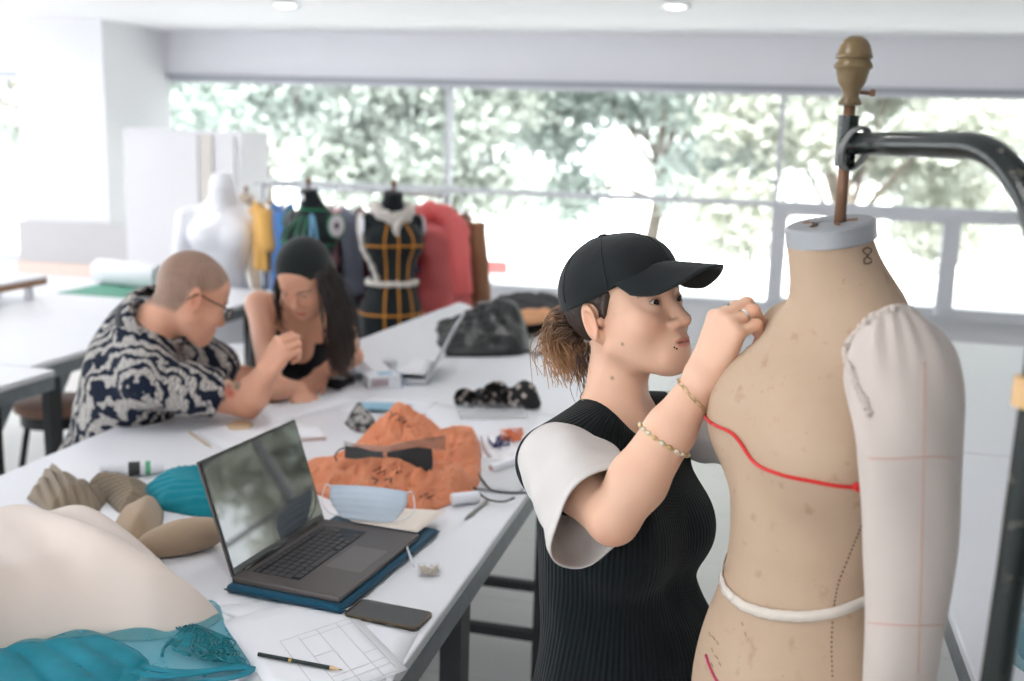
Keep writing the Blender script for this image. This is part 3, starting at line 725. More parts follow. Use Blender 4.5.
zp.build('zip', mat('dark_blue_zip', (14, 46, 64), .5), slv, smooth=True); MB().box(pz[1]+la*.02-lb*.002+zb(-.002), (.012, .003, .004), [la, lb, (0, 0, 1)], .001).build('zip_pull', M_chrome, slv)
lap = thing('laptop', 'open black laptop with a glossy reflecting screen on the blue sleeve', 'laptop', lc+zb(LH))
MB().box(lc+zb(LH+.0065), (LW, LD, .012), [la, lb, (0, 0, 1)], .003).build('base', M_lap, lap, smooth=False)
kb = MB(); ky = LH+.0129
kw = .0155; rows = [(15, 0.0), (14, .2), (13, .5), (12, .9), (9, 0)]
MB().box(lc+lb*.040+zb(ky-.0003), (.262, .098, .0006), [la, lb, (0, 0, 1)]).build('key_well', M_bez, lap)
keyc = 0
for r in range(6):
    yb_ = .040+.041-r*.0163; n = [14, 14, 14, 13, 12, 0][r]; x0 = -.124; W_k = .0178
    ks = [(x0+j*W_k, .0152) for j in range(n)] if r < 5 else [(x0+.008+j*.0178, .0152) for j in range(3)]+[(x0+.096, .084)]+[(x0+.155+j*.0178, .0152) for j in range(5)]
    for xk, wk in ks:
        o = MB().box(lc+la*(xk)+lb*yb_+zb(ky+.0008), (wk, .0135 if r else .009, .0016), [la, lb, (0, 0, 1)], .0006).build('key', M_key, lap); keyc += 1
MB().box(lc-lb*.058+zb(ky-.0002), (.115, .075, .0006), [la, lb, (0, 0, 1)], .0002).build('touchpad', mat('touchpad_grey', (106, 100, 98), .3, .4, var=.03), lap)
hl = lc+lb*(LD/2-.004)+zb(LH+.011); best = None
for al in np.radians(np.arange(92, 130, .5)):
    up_ = -lb*math.cos(al)*-1*-1+zb(math.sin(al)); up_ = lb*(-math.cos(al))+zb(math.sin(al))
    tl_, tr_ = hl-la*LW/2+up_*.222, hl+la*LW/2+up_*.222; e_ = np.hypot(pix(tl_)[0]-196, pix(tl_)[1]-459)+np.hypot(pix(tr_)[0]-295, pix(tr_)[1]-415)
    if best is None or e_ < best[0]: best = (e_, al, up_)
up_ = best[2]; ln_ = np.cross(la, up_); ln_ = ln_ if ln_@lb < 0 else -ln_
print('lid', math.degrees(best[1]), best[0])
lid = MB().box(hl+up_*.111-ln_*.003, (LW, .222, .005), [la, up_, ln_], .002).build('lid', M_lap, lap)
MB().box(hl+up_*.111+ln_*.0002, (LW-.004, .218, .0012), [la, up_, ln_], .0005).build('bezel', M_bez, lid)
MB().box(hl+up_*.116+ln_*.0012, (LW-.012, .200, .0008), [la, up_, ln_]).build('screen', M_scr, lid, label='glossy dark screen reflecting the windows')
MB().tube([hl-la*.13, hl+la*.13], .006, 14).build('hinge', M_bez, lap, smooth=True)
# ---- phone
pc = V(-.2012, 1.7297); pc = np.array([pc[0], pc[1], ZT]); pa_, pb_ = ab(pc, -19.44)
ph = thing('phone', 'dark smartphone with gold rim lying face up beside the papers', 'phone', pc)
def rrect(w, d, r, n=6):
    o = []
    for cx, cy, a0 in ((w/2-r, d/2-r, 0), (-w/2+r, d/2-r, PI/2), (-w/2+r, -d/2+r, PI), (w/2-r, -d/2+r, 1.5*PI)):
        for k in range(n+1): o.append((cx+r*math.cos(a0+PI/2*k/n), cy+r*math.sin(a0+PI/2*k/n)))
    return o
def slab(c, ax, bx, w, d, r, z0, h): return MB().prism([np.array(c)+ax*x+bx*y+zb(z0) for x, y in rrect(w, d, r)], h)
slab(pc, pa_, pb_, .142, .0705, .0105, .0006, .0062).build('case', mat('clear_dark_case', (58, 52, 46), .25, .1), ph, auto=40)
slab(pc, pa_, pb_, .1405, .069, .010, .0052, .0022).build('rim', mat('gold_rim', (196, 160, 110), .25, 1, var=.04), ph, auto=40)
slab(pc, pa_, pb_, .138, .0665, .009, .0060, .0018).build('screen', mat('phone_glass', (34, 34, 36), .07, 0, var=0, spec=.7), ph, auto=40, label='dark glass screen')
for s_ in (-1, 1): MB().box(pc-pb_*.0355+pa_*(.02*s_)+zb(.0045), (.012, .0014, .002), [pa_, pb_, (0, 0, 1)], .0005).build('side_button', M_lap, ph)
# ---- paper
M_pap = mat('white_paper', (238, 239, 244), .8, var=.015, vscale=6); M_cream = mat('cream_paper', (238, 226, 214), .8, var=.02); M_print = mat('grey_print', (204, 204, 209), .85, var=.05)
def sheet(lab, pts, z, m=M_pap, th=.0005, name='paper_sheet', curl=.0, grp=None, n=9, seed=0):
    c = [np.array(p, float) for p in pts]; rs = np.random.RandomState(seed); ph_ = rs.rand(3)*6
    def f(u, v):
        p = poly_grid(c, u, v); p[:, 2] += z+curl*(np.maximum(0, np.abs(u-.5)*2-.45)**2*2.2+.3*(1+np.sin(u*4+ph_[0]+v*3))*.5*np.minimum(1, 4*v*(1-v))); return p
    o = grid_mesh(name, n, n, f, m, None, th); o.modifiers['s'].offset = 1; o['label'] = lab; o['category'] = 'paper'
    if grp: o['group'] = grp
    return o
A1, A2, A3 = T(222, 623), T(330, 590), T(408, 671); A4 = A1+A3-A2
shA = sheet('white pattern sheet with a faint printed table, under the pencil', (A1, A2, A3, A4), .0030, seed=1)
pl_ = MB()
def onA(u, v): return A1+(A2-A1)*u+(A4-A1)*v+zb(.0037)
for u0, v0, u1, v1 in [(.93, .38, .93, .98), (.80, .38, .80, .98), (.62, .38, .62, .98), (.45, .40, .45, .98), (.93, .38, .30, .38), (.93, .90, .30, .90), (.93, .98, .30, .98), (.93, .84, .45, .84), (.93, .43, .45, .43), (.30, .38, .30, .98), (.62, .62, .45, .62), (.80, .74, .93, .74)]:
    a, b = onA(u0, v0), onA(u1, v1); t = nrm(b-a); s_ = np.cross(t, [0, 0, 1])*.0006; pl_.prism([a-s_, b-s_, b+s_, a+s_], .0001)
pl_.build('printed_table', M_print, shA)
B1, B2 = T(216, 605), T(273, 612); B3 = T(416, 634)
sheet('white blank sheet half hidden under the printed sheet, beside the phone', (T(205, 606), T(300, 601.5), T(418, 634), T(392, 682)), .0012, seed=2)
pe0, pe1 = T(258.5, 658.5), T(343, 674.5); pd = nrm(pe1-pe0); zz_ = zb(.0075); PLn = np.linalg.norm(pe1-pe0)
pen = thing('pencil', 'dark green pencil lying on the printed pattern sheet', 'pencil', pe0)
MB().tube([pe0+zz_, pe0+zz_+pd*(PLn-.022)], .0036, 6).build('barrel', mat('dark_green_lacquer', (26, 42, 38), .3, var=.05), pen)
MB().lathe([(.0036, 0), (.0012, .016)], pe1-pd*.022+zz_, pd, 12).build('sharpened_tip', mat('bare_wood', (218, 178, 138), .7), pen); MB().lathe([(.0012, 0), (.0002, .006)], pe1-pd*.006+zz_, pd, 8).build('lead', M_key, pen)
MB().lathe([(.0037, 0), (.0037, .005)], pe0+pd*.055+zz_, pd, 12).build('gold_band', M_brass if 'M_brass' in globals() else mat('gold_band', (190, 160, 100), .3, .9), pen)
# cream sheet across the right end of the laptop and the two masks
sheet('cream paper lying across the right end of the laptop', (T(330, 505, LH+.016), T(446, 511, LH+.010), T(417, 533, LH+.0135), T(352, 522, LH+.0155)), .0012, M_cream, seed=4)
def face_mask(lab, cpx, ax, up, w, h, m, n=(25, 17), bulge=.02, droop=0, z0=0):
    t = thing('face_mask', lab, 'face mask', cpx); c = np.array(cpx, float); ax = nrm(ax); up = nrm(up); nn = np.cross(ax, up); nn = nn if nn[2] > 0 else -nn
    def f(u, v):
        a = (u-.5)*2; b = (v-.5)*2; wf = 1-.36*np.clip(-b*.75+.25, 0, 1)**1.5
        p = c+ax*(a*w/2*wf)[:, None]+up*((b*h/2)*(1-.10*a*a))[:, None]+nn*(bulge*(1-a*a)*(1-b*b*.8)+.0016*np.sin(v*34))[:, None]
        p[:, 2] += droop*(a*a); return p
    grid_mesh('mask_cloth', n[0], n[1], f, m, t, .0012)
    for s_ in (-1, 1):
        e0 = f(np.array([.5+.49*s_]), np.array([.95]))[0]; e1 = f(np.array([.5+.49*s_]), np.array([.06]))[0]; mid = (e0+e1)/2+ax*s_*.030+nn*-.004
        MB().tube(spline([e0, e0*.4+mid*.6+up*.022, mid, e1*.4+mid*.6-up*.012, e1], 8), .0013, 6).build('ear_loop', M_pap, t, smooth=True)
    MB().tube(f(np.linspace(.02, .98, 20), np.full(20, .985)), .0013, 6).build('nose_wire', m, t, smooth=True)
    return t
M_mask = fabric('pale_blue_nonwoven', (212, 225, 238), .05, 20, 900, .2); M_mask2 = fabric('sky_blue_nonwoven', (150, 192, 214), .06, 20, 900, .2)
mc_ = T(368, 506, LH+.045)
face_mask('pale blue face mask lying over the corner of the laptop', mc_+zb(.004), P(411, 497, depth(mc_))-P(330, 490, depth(mc_)), _up*.8+_fw*.35, .165, .075, M_mask, bulge=.014)
mc_ = T(384, 407, .012)
face_mask('second blue face mask, lying flat behind the orange bag', mc_, V(1, -.05), V(.05, 1), .165, .085, M_mask2, bulge=.006)
# ---- bead bag, pen, rolls, threads, cable
M_clr = clear_plastic('clear_plastic_film', clear=.88); M_bead = mat('pale_beads', (206, 194, 176), .3, var=.35, vscale=260)
bp = T(429, 575); bx_, by_ = ab(bp, 10)
bb = thing('bead_box', 'tiny clear box of pale beads with a white tag, by the sleeve corner', 'box', bp)
MB().box(bp+zb(.0105), (.043, .030, .021), [bx_, by_, (0, 0, 1)], .004).build('clear_box', M_clr, bb, smooth=True)
rs = np.random.RandomState(2); mb = MB()
for i in range(150):
    c = bp+bx_*rs.uniform(-.018, .018)+by_*rs.uniform(-.011, .011)+zb(.003+.013*rs.rand()); r = .0021; mb.lathe([(.0002, -r), (r*.8, -r*.6), (r, 0), (r*.8, r*.6), (.0002, r)], c, rs.normal(size=3), 6)
tag(mb.build('beads', M_bead, bb, smooth=True), kind='stuff')
tp = [T(414, 566, .012), T(410, 556, .021), T(407, 548, .021), T(408, 541, .022)]
MB().tube(tp, [.0035, .0045, .004, .005], 8, flat=.4).build('tag_strip', M_pap, bb, smooth=True)
def stick(name, lab, cat, a, b, r, m, n=12, tip=None):
    t = thing(name, lab, cat, a); d = nrm(b-a); L = np.linalg.norm(b-a); MB().lathe([(r*.6, 0), (r, .003), (r, L*.8), (r*.95, L*.82)], a+zb(r), d, n).build('barrel', m, t, auto=40)
    MB().lathe([(r*.9, L*.82), (r*.5, L*.95), (r*.1, L)], a+zb(r), d, n).build('tip', tip or m, t, auto=40); return t
stick('pen', 'slim grey pen lying beside the white tape roll', 'pen', T(487, 503), T(464, 521.5), .0042, mat('grey_plastic', (150, 150, 144), .45), 12)
def roll(lab, a, b, r, ri, m, mi):
    t = thing('paper_roll', lab, 'roll', (a+b)/2); d = nrm(b-a); L = np.linalg.norm(b-a)
    MB().lathe([(ri, 0), (r*.97, 0), (r, .002), (r, L-.002), (r*.97, L), (ri, L)], a+zb(r+.001), d, 28).build('wound_paper', m, t, auto=40); MB().lathe([(ri*.82, -.0004), (ri, -.0004), (ri, L+.0004), (ri*.82, L+.0004)], a+zb(r+.001), d, 24).build('core', mi, t, auto=40)
roll('small white roll right of the orange bag, by the pen', T(452, 506), T(478, 503), .0145, .008, M_pap, M_cream)
roll('small white roll with a pinkish end behind the cable', T(491, 474), T(513, 468), .0125, .007, M_pap, mat('pink_core', (206, 170, 160), .8))
M_cab = mat('dark_grey_rubber', (62, 62, 58), .6)
z_ = lambda q: T(300+q[0]/4.004, 390+q[1]/4.004, .013)
cb_ = thing('cable', 'thin dark cable looping beside the orange bag', 'cable', z_((700, 320)))
MB().tube(spline([z_(q) for q in ((545, 318), (570, 292), (610, 283), (660, 290), (700, 318), (732, 362), (765, 400), (820, 411), (880, 412), (925, 410))], 8), .0028, 8).build('cord', M_cab, cb_, smooth=True)
MB().tube(spline([z_(q) for q in ((545, 330), (590, 328), (640, 345), (690, 385), (735, 428), (775, 445), (820, 446), (858, 432))], 8), .0028, 8).build('cord', M_cab, cb_, smooth=True)
sl_a, sl_b = V(_cy, -_sy), V(_sy, _cy); tq = T(500, 487); tq = np.array([XE-.012-.088, tq[1]+.075, ZT]); sl_a, sl_b = np.array([1., 0, 0]), np.array([0, 1., 0])
sb_ = thing('tablet', 'flat pale grey tablet half hidden behind the vest', 'tablet', tq); slab(tq, sl_a, sl_b, .17, .24, .012, .001, .008).build('body', mat('pale_grey_shell', (196, 198, 202), .35, .2), sb_, auto=40); slab(tq, sl_a, sl_b, .155, .225, .006, .0088, .0006).build('screen', mat('grey_glass', (205, 205, 208), .2), sb_, auto=40)
M_or = mat('orange_thread', (226, 120, 70), .8); M_nv = mat('navy_thread', (44, 48, 104), .8)
th = thing('thread_tangle', 'tangle of orange and navy threads on a white packet', 'thread', T(505, 440)); rs = np.random.RandomState(9)
for j, (m, c0, n_) in enumerate(((M_or, (512, 434), 5), (M_nv, (500, 441), 3))):
    for i in range(n_):
        pts = [T(c0[0]+rs.uniform(-12, 12), c0[1]+rs.uniform(-6, 8), .012+.008*rs.rand()) for _ in range(9)]; MB().tube(spline(pts, 7), .0016, 6).build('thread', m, th, smooth=True)
M_foil = mat('white_packet_film', (236, 234, 238), .3, bump=.2, bscale=30)
o = heap('plastic_packet', outline([(480, 437), (500, 428), (528, 432), (535, 445), (524, 462), (498, 464), (484, 452)]), lambda x, y, d: .006+.004*ridged(x*60, y*60, 3), M_foil, res=.006, edge=.006, thick=.0008); tag(o, 'crumpled white plastic packet under the thread tangle', 'packet')
# ---- orange bag
k = NB('orange_plastic'); n = k.noise(30, 3); k.link(k.mix(n, srgb(255, 158, 108), srgb(255, 182, 138)), k.b.inputs['Base Color']); k.b.inputs['Roughness'].default_value = .28; k.b.inputs['Subsurface Weight'].default_value = 0
cr = k.noise(34, 4, .6, dist=1.5); k.bump(cr, .6, .02); tr_ = k.new('ShaderNodeBsdfTranslucent'); tr_.inputs[0].default_value = srgb(250, 130, 76); x = k.new('ShaderNodeMixShader'); x.inputs[0].default_value = .3
k.link(k.b.outputs[0], x.inputs[1]); k.link(tr_.outputs[0], x.inputs[2]); k.link(x.outputs[0], k.out.inputs[0]); M_orange = k.m
bagp = outline([(300, 488), (302, 468), (330, 462), (352, 452), (368, 446), (400, 440), (440, 441), (462, 436), (478, 440), (482, 462), (480, 488), (462, 499), (430, 512), (400, 508), (350, 506)])
def bag_h(x, y, d):
    def g(px, py, sx, sy, h):
        c = T(px, py); return h*np.exp(-(((x-c[0])*_cy+(y-c[1])*_sy)/sx)**2-((-(x-c[0])*_sy+(y-c[1])*_cy)/sy)**2)
    return .018+g(402, 452, .085, .085, .105)+g(350, 484, .10, .05, .045)+g(425, 490, .11, .06, .048)+g(468, 455, .06, .07, .055)+.010*ridged(x*30, y*30, 5)+.0065*ridged(x*80, y*80, 8, 3)+.0016*ridged(x*190, y*190, 9, 2)
bag = heap('orange_bag', bagp, bag_h, M_orange, res=.0038, edge=.016, thick=.0008); tag(bag, 'crumpled orange plastic bag heaped behind the laptop', 'bag')
mb = MB()
dgn = bpy.context.evaluated_depsgraph_get()
bagv = np.array([v.co[:] for v in bag.data.vertices]); bagq = [tuple(p.vertices) for p in bag.data.polygons]; bag_bvh = BVHTree.FromPolygons([Vector(v) for v in bagv], bagq)
def marks(strokes):
    for s_ in strokes:
        q = [hit(px, py, bag_bvh, .0022) for px, py in s_]; q = [a for a in q if a is not None]
        if len(q) > 1: mb.tube(q, .0014, 5)
marks([[(393, 416), (397, 413), (400, 417), (396, 421)], [(399, 421), (404, 416), (403, 423), (407, 420)], [(389, 419), (392, 415), (391, 411)], [(407, 423), (410, 427), (406, 426)],
       [(374, 471), (381, 467), (377, 474), (386, 470), (384, 476)], [(392, 470), (398, 467), (396, 473), (402, 471)], [(420, 497), (428, 493), (426, 499), (434, 495)], [(372, 478), (378, 480), (374, 484)], [(384, 480), (392, 478), (390, 483)]])
mb.build('printed_mark', mat('dark_brown_print', (104, 48, 34), .6), bag, smooth=True)
# visor lying on it
M_vis = clear_plastic('smoky_clear_band', (120, 96, 84), .62, .15); M_lens = mat('dark_smoked_lens', (30, 26, 26), .4, var=.1)
vd = depth(hit(395, 462, bag_bvh)) if hit(395, 462, bag_bvh) is not None else depth(T(395, 465, .05))
def vp(px, py, dd=0): return P(px, py, vd-.035+dd)
vz = thing('eye_shield', 'dark smoked eye shield lying across the orange bag', 'eye shield', vp(390, 462))
for ol in ([(345, 446), (358, 447), (372, 451), (383, 452), (384, 458), (372, 457), (356, 459), (345, 458)], [(387, 452), (400, 450), (418, 447), (432, 449), (433, 460), (432, 472), (424, 471), (410, 463), (398, 458), (387, 457)]):
    MB().prism([vp(x, y, .012*((x-390)/45)**2) for x, y in ol], .002, -_fw).build('lens', M_lens, vz, auto=30)
MB().prism([vp(x, y, .012*((x-390)/45)**2+.003) for x, y in [(344, 441), (360, 444), (385, 446), (410, 441), (445, 435), (446, 450), (432, 449), (400, 452), (383, 453), (345, 448)]], .0015, -_fw).build('clear_band', M_vis, vz, auto=30)
MB().tube([vp(385, 451, -.002), vp(385.5, 458, -.002)], .0016, 8).build('bridge', mat('copper_clip', (176, 110, 90), .4, .6), vz, smooth=True)
MB().tube(spline([vp(346, 447, .01), vp(339, 450, .012), vp(335, 456, .016), vp(337, 461, .016)], 6), .0016, 8).build('strap', M_lens, vz, smooth=True)
# ---- cream cloth heap, teal tulle
M_cc = fabric('cream_organza', (224, 210, 199), .03, 5, 1300, .15, rough=.8, sheen=.25)
ccp = outline([(-90, 640), (-90, 560), (0, 540), (60, 532), (112, 538), (150, 562), (190, 592), (219, 614), (214, 625), (190, 634), (150, 641), (100, 641), (60, 645), (20, 654), (-20, 668)])
def cc_h(x, y, d):
    c = T(60, 590); r = (x-c[0])*_cy+(y-c[1])*_sy; f = -(x-c[0])*_sy+(y-c[1])*_cy
    env = (.080+.030*np.clip((r+.25)/.45, 0, 1)*np.clip(1-(r-.10)/.16, 0, 1))*np.sin(np.clip(d/.13, 0, 1)*PI/2)**.75
    fold = .011*np.sin((f*1.0+r*.42)*30+1.2+1.2*np.sin(r*7))+.005*np.sin((f*.9+r*.55)*52+2*np.sin(r*9))+.006*fbm(x*9, y*9, 4)
    return env+.012+fold*np.clip(d/.07, 0, 1)
o = heap('cream_cloth', ccp, cc_h, M_cc, res=.0055, edge=.014, thick=.0012); subsurf(o, 1); tag(o, 'big soft heap of cream cloth in the lower left corner', 'cloth')
M_tul = sheer('teal_tulle', (36, 172, 192), .64, .6); M_tulb = sheer('teal_fold', (14, 142, 164), .30, .6); M_emb = fabric('teal_embroidery', (22, 116, 128), .25, 60, 500, .6)
tup = outline([(-60, 660), (20, 640), (110, 628), (180, 612), (216, 603), (225, 625), (240, 648), (251, 668), (238, 676), (205, 681), (150, 690), (60, 720), (-60, 740)], 0, 3)
def tu_h(x, y, d): 
    return .006+.010*np.abs(np.sin((x*.8+y*.5)*42+1.6*np.sin(y*15)))*np.clip((T(215, 640)[0]-x)/.1, 0, 1)+.003*fbm(x*30, y*30, 2)
tul = heap('teal_tulle', tup, tu_h, M_tul, res=.006, edge=.012, thick=.0, base=.0045); tag(tul, 'sheer teal tulle with an embroidered motif under the cream cloth', 'tulle')
def tz(px, py, h=.012): return T(px, py, h)
for i, pts in enumerate([[(-20, 660), (20, 655), (50, 650), (70, 640), (100, 640), (130, 655), (150, 668), (190, 672), (230, 668), (250, 667)], [(251, 667), (247, 673), (225, 679), (190, 684)], [(60, 690), (80, 668), (105, 650), (125, 645)], [(-20, 690), (30, 672), (70, 664), (110, 668), (160, 676), (210, 671), (246, 664)], [(30, 700), (45, 672), (52, 652)]]):
    MB().tube(spline([tz(*p) for p in pts], 8), .0024, 8, flat=3.2, up=(0, 0, 1)).build('ribbon_edge', M_tulb, tul, smooth=True)
heap('tulle_fold', outline([(-60, 665), (10, 652), (60, 646), (100, 642), (135, 652), (150, 668), (120, 690), (40, 720), (-60, 740)], 0, 3), lambda x, y, d: .013+.008*np.abs(np.sin((x*.6+y*.8)*50+1.2*np.sin(y*19))), sheer('teal_tulle_doubled', (12, 150, 172), .38, .6), tul, res=.006, edge=.012, thick=0, base=.006)
mb = MB(); rs = np.random.RandomState(4)
for i, (cx, cy, w_, h_) in enumerate(((195, 633, 13, 6), (206, 640, 14, 7), (222, 643, 12, 6), (212, 653, 15, 6), (228, 655, 12, 5), (186, 627, 9, 4), (175, 642, 8, 3), (236, 660, 8, 4), (200, 648, 9, 4))):
    for s_ in (1., .62, .3):
        mb.tube([tz(cx+w_*s_*math.cos(t)*(1+.15*math.sin(3*t+i)), cy+h_*s_*math.sin(t)*(1+.2*math.sin(2*t+i)), .0135) for t in np.linspace(0, 2*PI, 20)], .0016, 5, caps=False)
for pts in ([(172, 640), (164, 648), (162, 656)], [(182, 640), (174, 648), (190, 655)], [(196, 646), (206, 652), (200, 658)]): mb.tube(spline([tz(*p, .0135) for p in pts], 6), .003, 6)
tag(mb.build('embroidery', M_emb, tul, smooth=True, label='raised teal embroidery'), kind='stuff')
mb = MB().prism([tz(*p, .0125) for p in [(176, 634), (190, 622), (206, 628), (228, 637), (238, 655), (240, 662), (214, 662), (196, 652), (186, 644)]], .0006); mb.build('motif_ground', sheer('motif_ground', (24, 130, 142), .5), tul)
# ---- pleated cloths, beige form, tube
def pleated(name, lab, cat, px, hmax, dirdeg, freq, m, seed, dep=.011, cloth=None, res=.0042):
    u, v = ab(None, dirdeg); pol = outline(px, 0, 0)
    def hf(x, y, d):
        s = x*u[0]+y*u[1]; s2 = x*v[0]+y*v[1]; saw = (s*freq+.25*np.sin(s2*16+seed)) % 1.0
        return hmax*np.clip(d/.05, 0, 1)**.6+dep*(1-np.abs(2*saw-1)**.7)+.003*fbm(x*14, y*14, seed)
    o = heap(name, pol, hf, m, res=res, edge=.007, thick=.0012); tag(o, lab, cat); return o
M_brn = fabric('taupe_pleats', (142, 128, 110), .12, 12, 900, .25); M_teal = fabric('teal_knit', (22, 136, 152), .14, 14, 700, .35)
pleated('pleated_cloth', 'taupe pleated cloth with a pointed corner, behind the cream heap', 'cloth', [(27, 499), (40, 480), (52, 471), (66, 478), (84, 488), (108, 500), (98, 512), (50, 514)], .040, 35, 52, M_brn, 1, .013, None, .0032)
pleated('pleated_cloth', 'folded taupe pleated cloth between the pointed one and the teal knit', 'cloth', [(84, 489), (100, 482), (135, 486), (152, 492), (152, 510), (120, 514), (108, 503)], .035, 85, 62, M_brn, 2, .011, None, .0032)
pleated('ribbed_cloth', 'ribbed teal cloth bunched beside the laptop screen', 'cloth', [(140, 500), (152, 492), (180, 486), (212, 482), (232, 486), (226, 520), (190, 516), (160, 510)], .055, 80, 75, M_teal, 3, .009, None, .0032)
# the thing the teal cloth part hides: padded beige pieces
M_bei = fabric('beige_felt', (180, 158, 134), .08, 10, 800, .3)
bsd = Sdf(); bo = T(186, 552); bR = frame(V(.85, .50))
bsd.add(ell((0, .02, .034), (.034, .062, .034))).add(ell((0, -.045, .028), (.027, .05, .028)), .04).cut(half((0, 0, 0), (0, 0, 1)), .006)
bv, bq = sdf_mesh(bsd, (-.06, -.15, -.01), (.06, .10, .08), .005); o = np_mesh('pressing_pad', bv@bR.T+bo, bq, M_bei); tag(o, 'rounded beige pressing pad beside the foot of the laptop screen', 'pad')
heap('seam_roll', outline([(112, 528), (138, 515), (160, 508), (162, 524), (150, 540), (128, 542)], 0, 4), lambda x, y, d: .05*np.clip(d/.03, 0, 1)**.5, M_bei, res=.005, edge=.01); o = bpy.data.objects['seam_roll']; tag(o, 'flat beige felt piece between teal cloth and cream heap', 'cloth')
tb = thing('glue_tube', 'white tube with a black cap and green mark, behind the taupe cloth', 'tube', T(135, 478)); ta, tb_ = T(100, 478), T(165, 474); td = nrm(tb_-ta); tL = np.linalg.norm(tb_-ta)
MB().lathe([(.012, 0), (.017, .005), (.017, tL*.5), (.017, tL*.52)], ta+zb(.018), td, 20).build('tube_body', M_pap, tb, auto=40); MB().lathe([(.0172, tL*.44), (.0172, tL*.62)], ta+zb(.018), td, 20).build('black_band', M_key, tb, auto=40)
MB().lathe([(.0165, tL*.62), (.0168, tL*.8), (.016, tL), (.006, tL)], ta+zb(.018), td, 20).build('label_end', M_pap, tb, auto=40); MB().lathe([(.0170, tL*.70), (.0170, tL*.78)], ta+zb(.018), td, 20).build('green_mark', mat('green_mark', (96, 176, 130), .5), tb, auto=40)
# ---- papers in front of the two at the table
sheet('large white sheet under the tattooed forearm, left of the laptop', (T(192, 432), T(262, 412), T(322, 432), T(250, 462)), .001, seed=6, grp=None)
sheet('white pattern sheet under the hands of the headband woman', (T(248, 405), T(322, 386), T(362, 402), T(268, 424)), .002, seed=7)
sheet('white sheet under the second blue mask, left of the orange bag', (T(335, 412), T(372, 394), T(440, 402), T(408, 424)), .0015, seed=8)
stick('ruler_stick', 'thin pale wooden stick lying left of the laptop screen', 'stick', T(189, 433), T(212, 449), .004, mat('pale_wood', (190, 172, 152), .6))
nb_ = thing('notebook', 'pinkish notebook edge showing right of the laptop screen', 'notebook', T(310, 436)); na, nb2 = ab(None, 20)
slab(T(296, 437), na, nb2, .15, .11, .004, .001, .010).build('cover', mat('dusty_pink_cover', (206, 190, 184), .6), nb_, auto=40); slab(T(296, 437), na, nb2, .146, .106, .003, .0112, .0012).build('page', M_pap, nb_, auto=40)
o = heap('fabric_scrap', outline([(226, 426), (240, 421), (252, 424), (250, 429), (232, 430)], 0, 3), lambda x, y, d: .006+0*x, mat('ochre_scrap', (214, 186, 150), .9, var=.2, vscale=40), res=.006, edge=.01); tag(o, 'ochre fabric scrap on the sheet near the forearm', 'scrap')
M_pat = NB('grey_patterned_cloth'); k = M_pat; n = k.noise(60, 3); k.link(k.ramp(n, [(.42, srgb(48, 48, 50)), (.5, srgb(120, 118, 116)), (.58, srgb(168, 164, 160))]), k.b.inputs['Base Color']); k.b.inputs['Roughness'].default_value = .9; M_pat = k.m
o = heap('cloth_scrap', outline([(345, 424), (352, 414), (362, 414), (376, 424), (374, 432), (356, 432)], 0, 4), lambda x, y, d: .045*np.clip(d/.03, 0, 1)**.6+.006*ridged(x*50, y*50, 3), M_pat, res=.005, edge=.01); tag(o, 'small crumpled grey patterned cloth left of the orange bag', 'cloth')
# black-and-pale floral scarf
k = NB('floral_print_cloth'); v = k.new('ShaderNodeTexVoronoi'); v.inputs['Scale'].default_value = 40; k.link(k.coord(), v.inputs['Vector']); n = k.noise(70, 3); f = k.math('ADD', v.outputs['Distance'], k.math('MULTIPLY', n, .35))
k.link(k.ramp(f, [(.46, srgb(198, 184, 176)), (.52, srgb(120, 112, 106)), (.58, srgb(30, 31, 33))]), k.b.inputs['Base Color']); k.b.inputs['Roughness'].default_value = .85; M_flo = k.m
fb = Sdf()
for px_, py_, r in ((466, 399, (.040, .034, .034)), (482, 398, (.035, .034, .030)), (496, 397, (.045, .042, .050)), (510, 399, (.036, .036, .034)), (524, 396, (.044, .040, .048)), (533, 403, (.026, .030, .024))): fb.add(ell(T(px_, py_, r[2]*.8), r), .014)
fb.cut(half((0, 0, ZT+.001), (0, 0, 1)), .004); fc = T(498, 398); a_, b_ = sdf_mesh(fb, fc-np.array([.22, .16, .03]), fc+np.array([.22, .16, .15]), .0045)
a_ = a_+(nrm(np.array([0, 0, 1.]))*(.005*fbm(a_[:, 0]*70+a_[:, 2]*60, a_[:, 1]*70-a_[:, 2]*50, 6, 4))[:, None])*np.clip((a_[:, 2:3]-ZT)/.02, 0, 1)
o = np_mesh('floral_scarf', a_, b_, M_flo); tag(o, 'bunched black scarf with a pale floral print, left of the ponytail', 'scarf')
cbx = thing('clear_box', 'flat clear plastic box in front of the floral scarf', 'box', T(490, 416)); slab(T(492, 415), *ab(None, 8), .20, .11, .01, .001, .022).build('lid', M_clr, cbx, auto=40); slab(T(492, 415), *ab(None, 8), .205, .115, .01, .001, .006).build('tray', clear_plastic('cloudy_plastic', (244, 244, 246), .72, .3), cbx, auto=40)
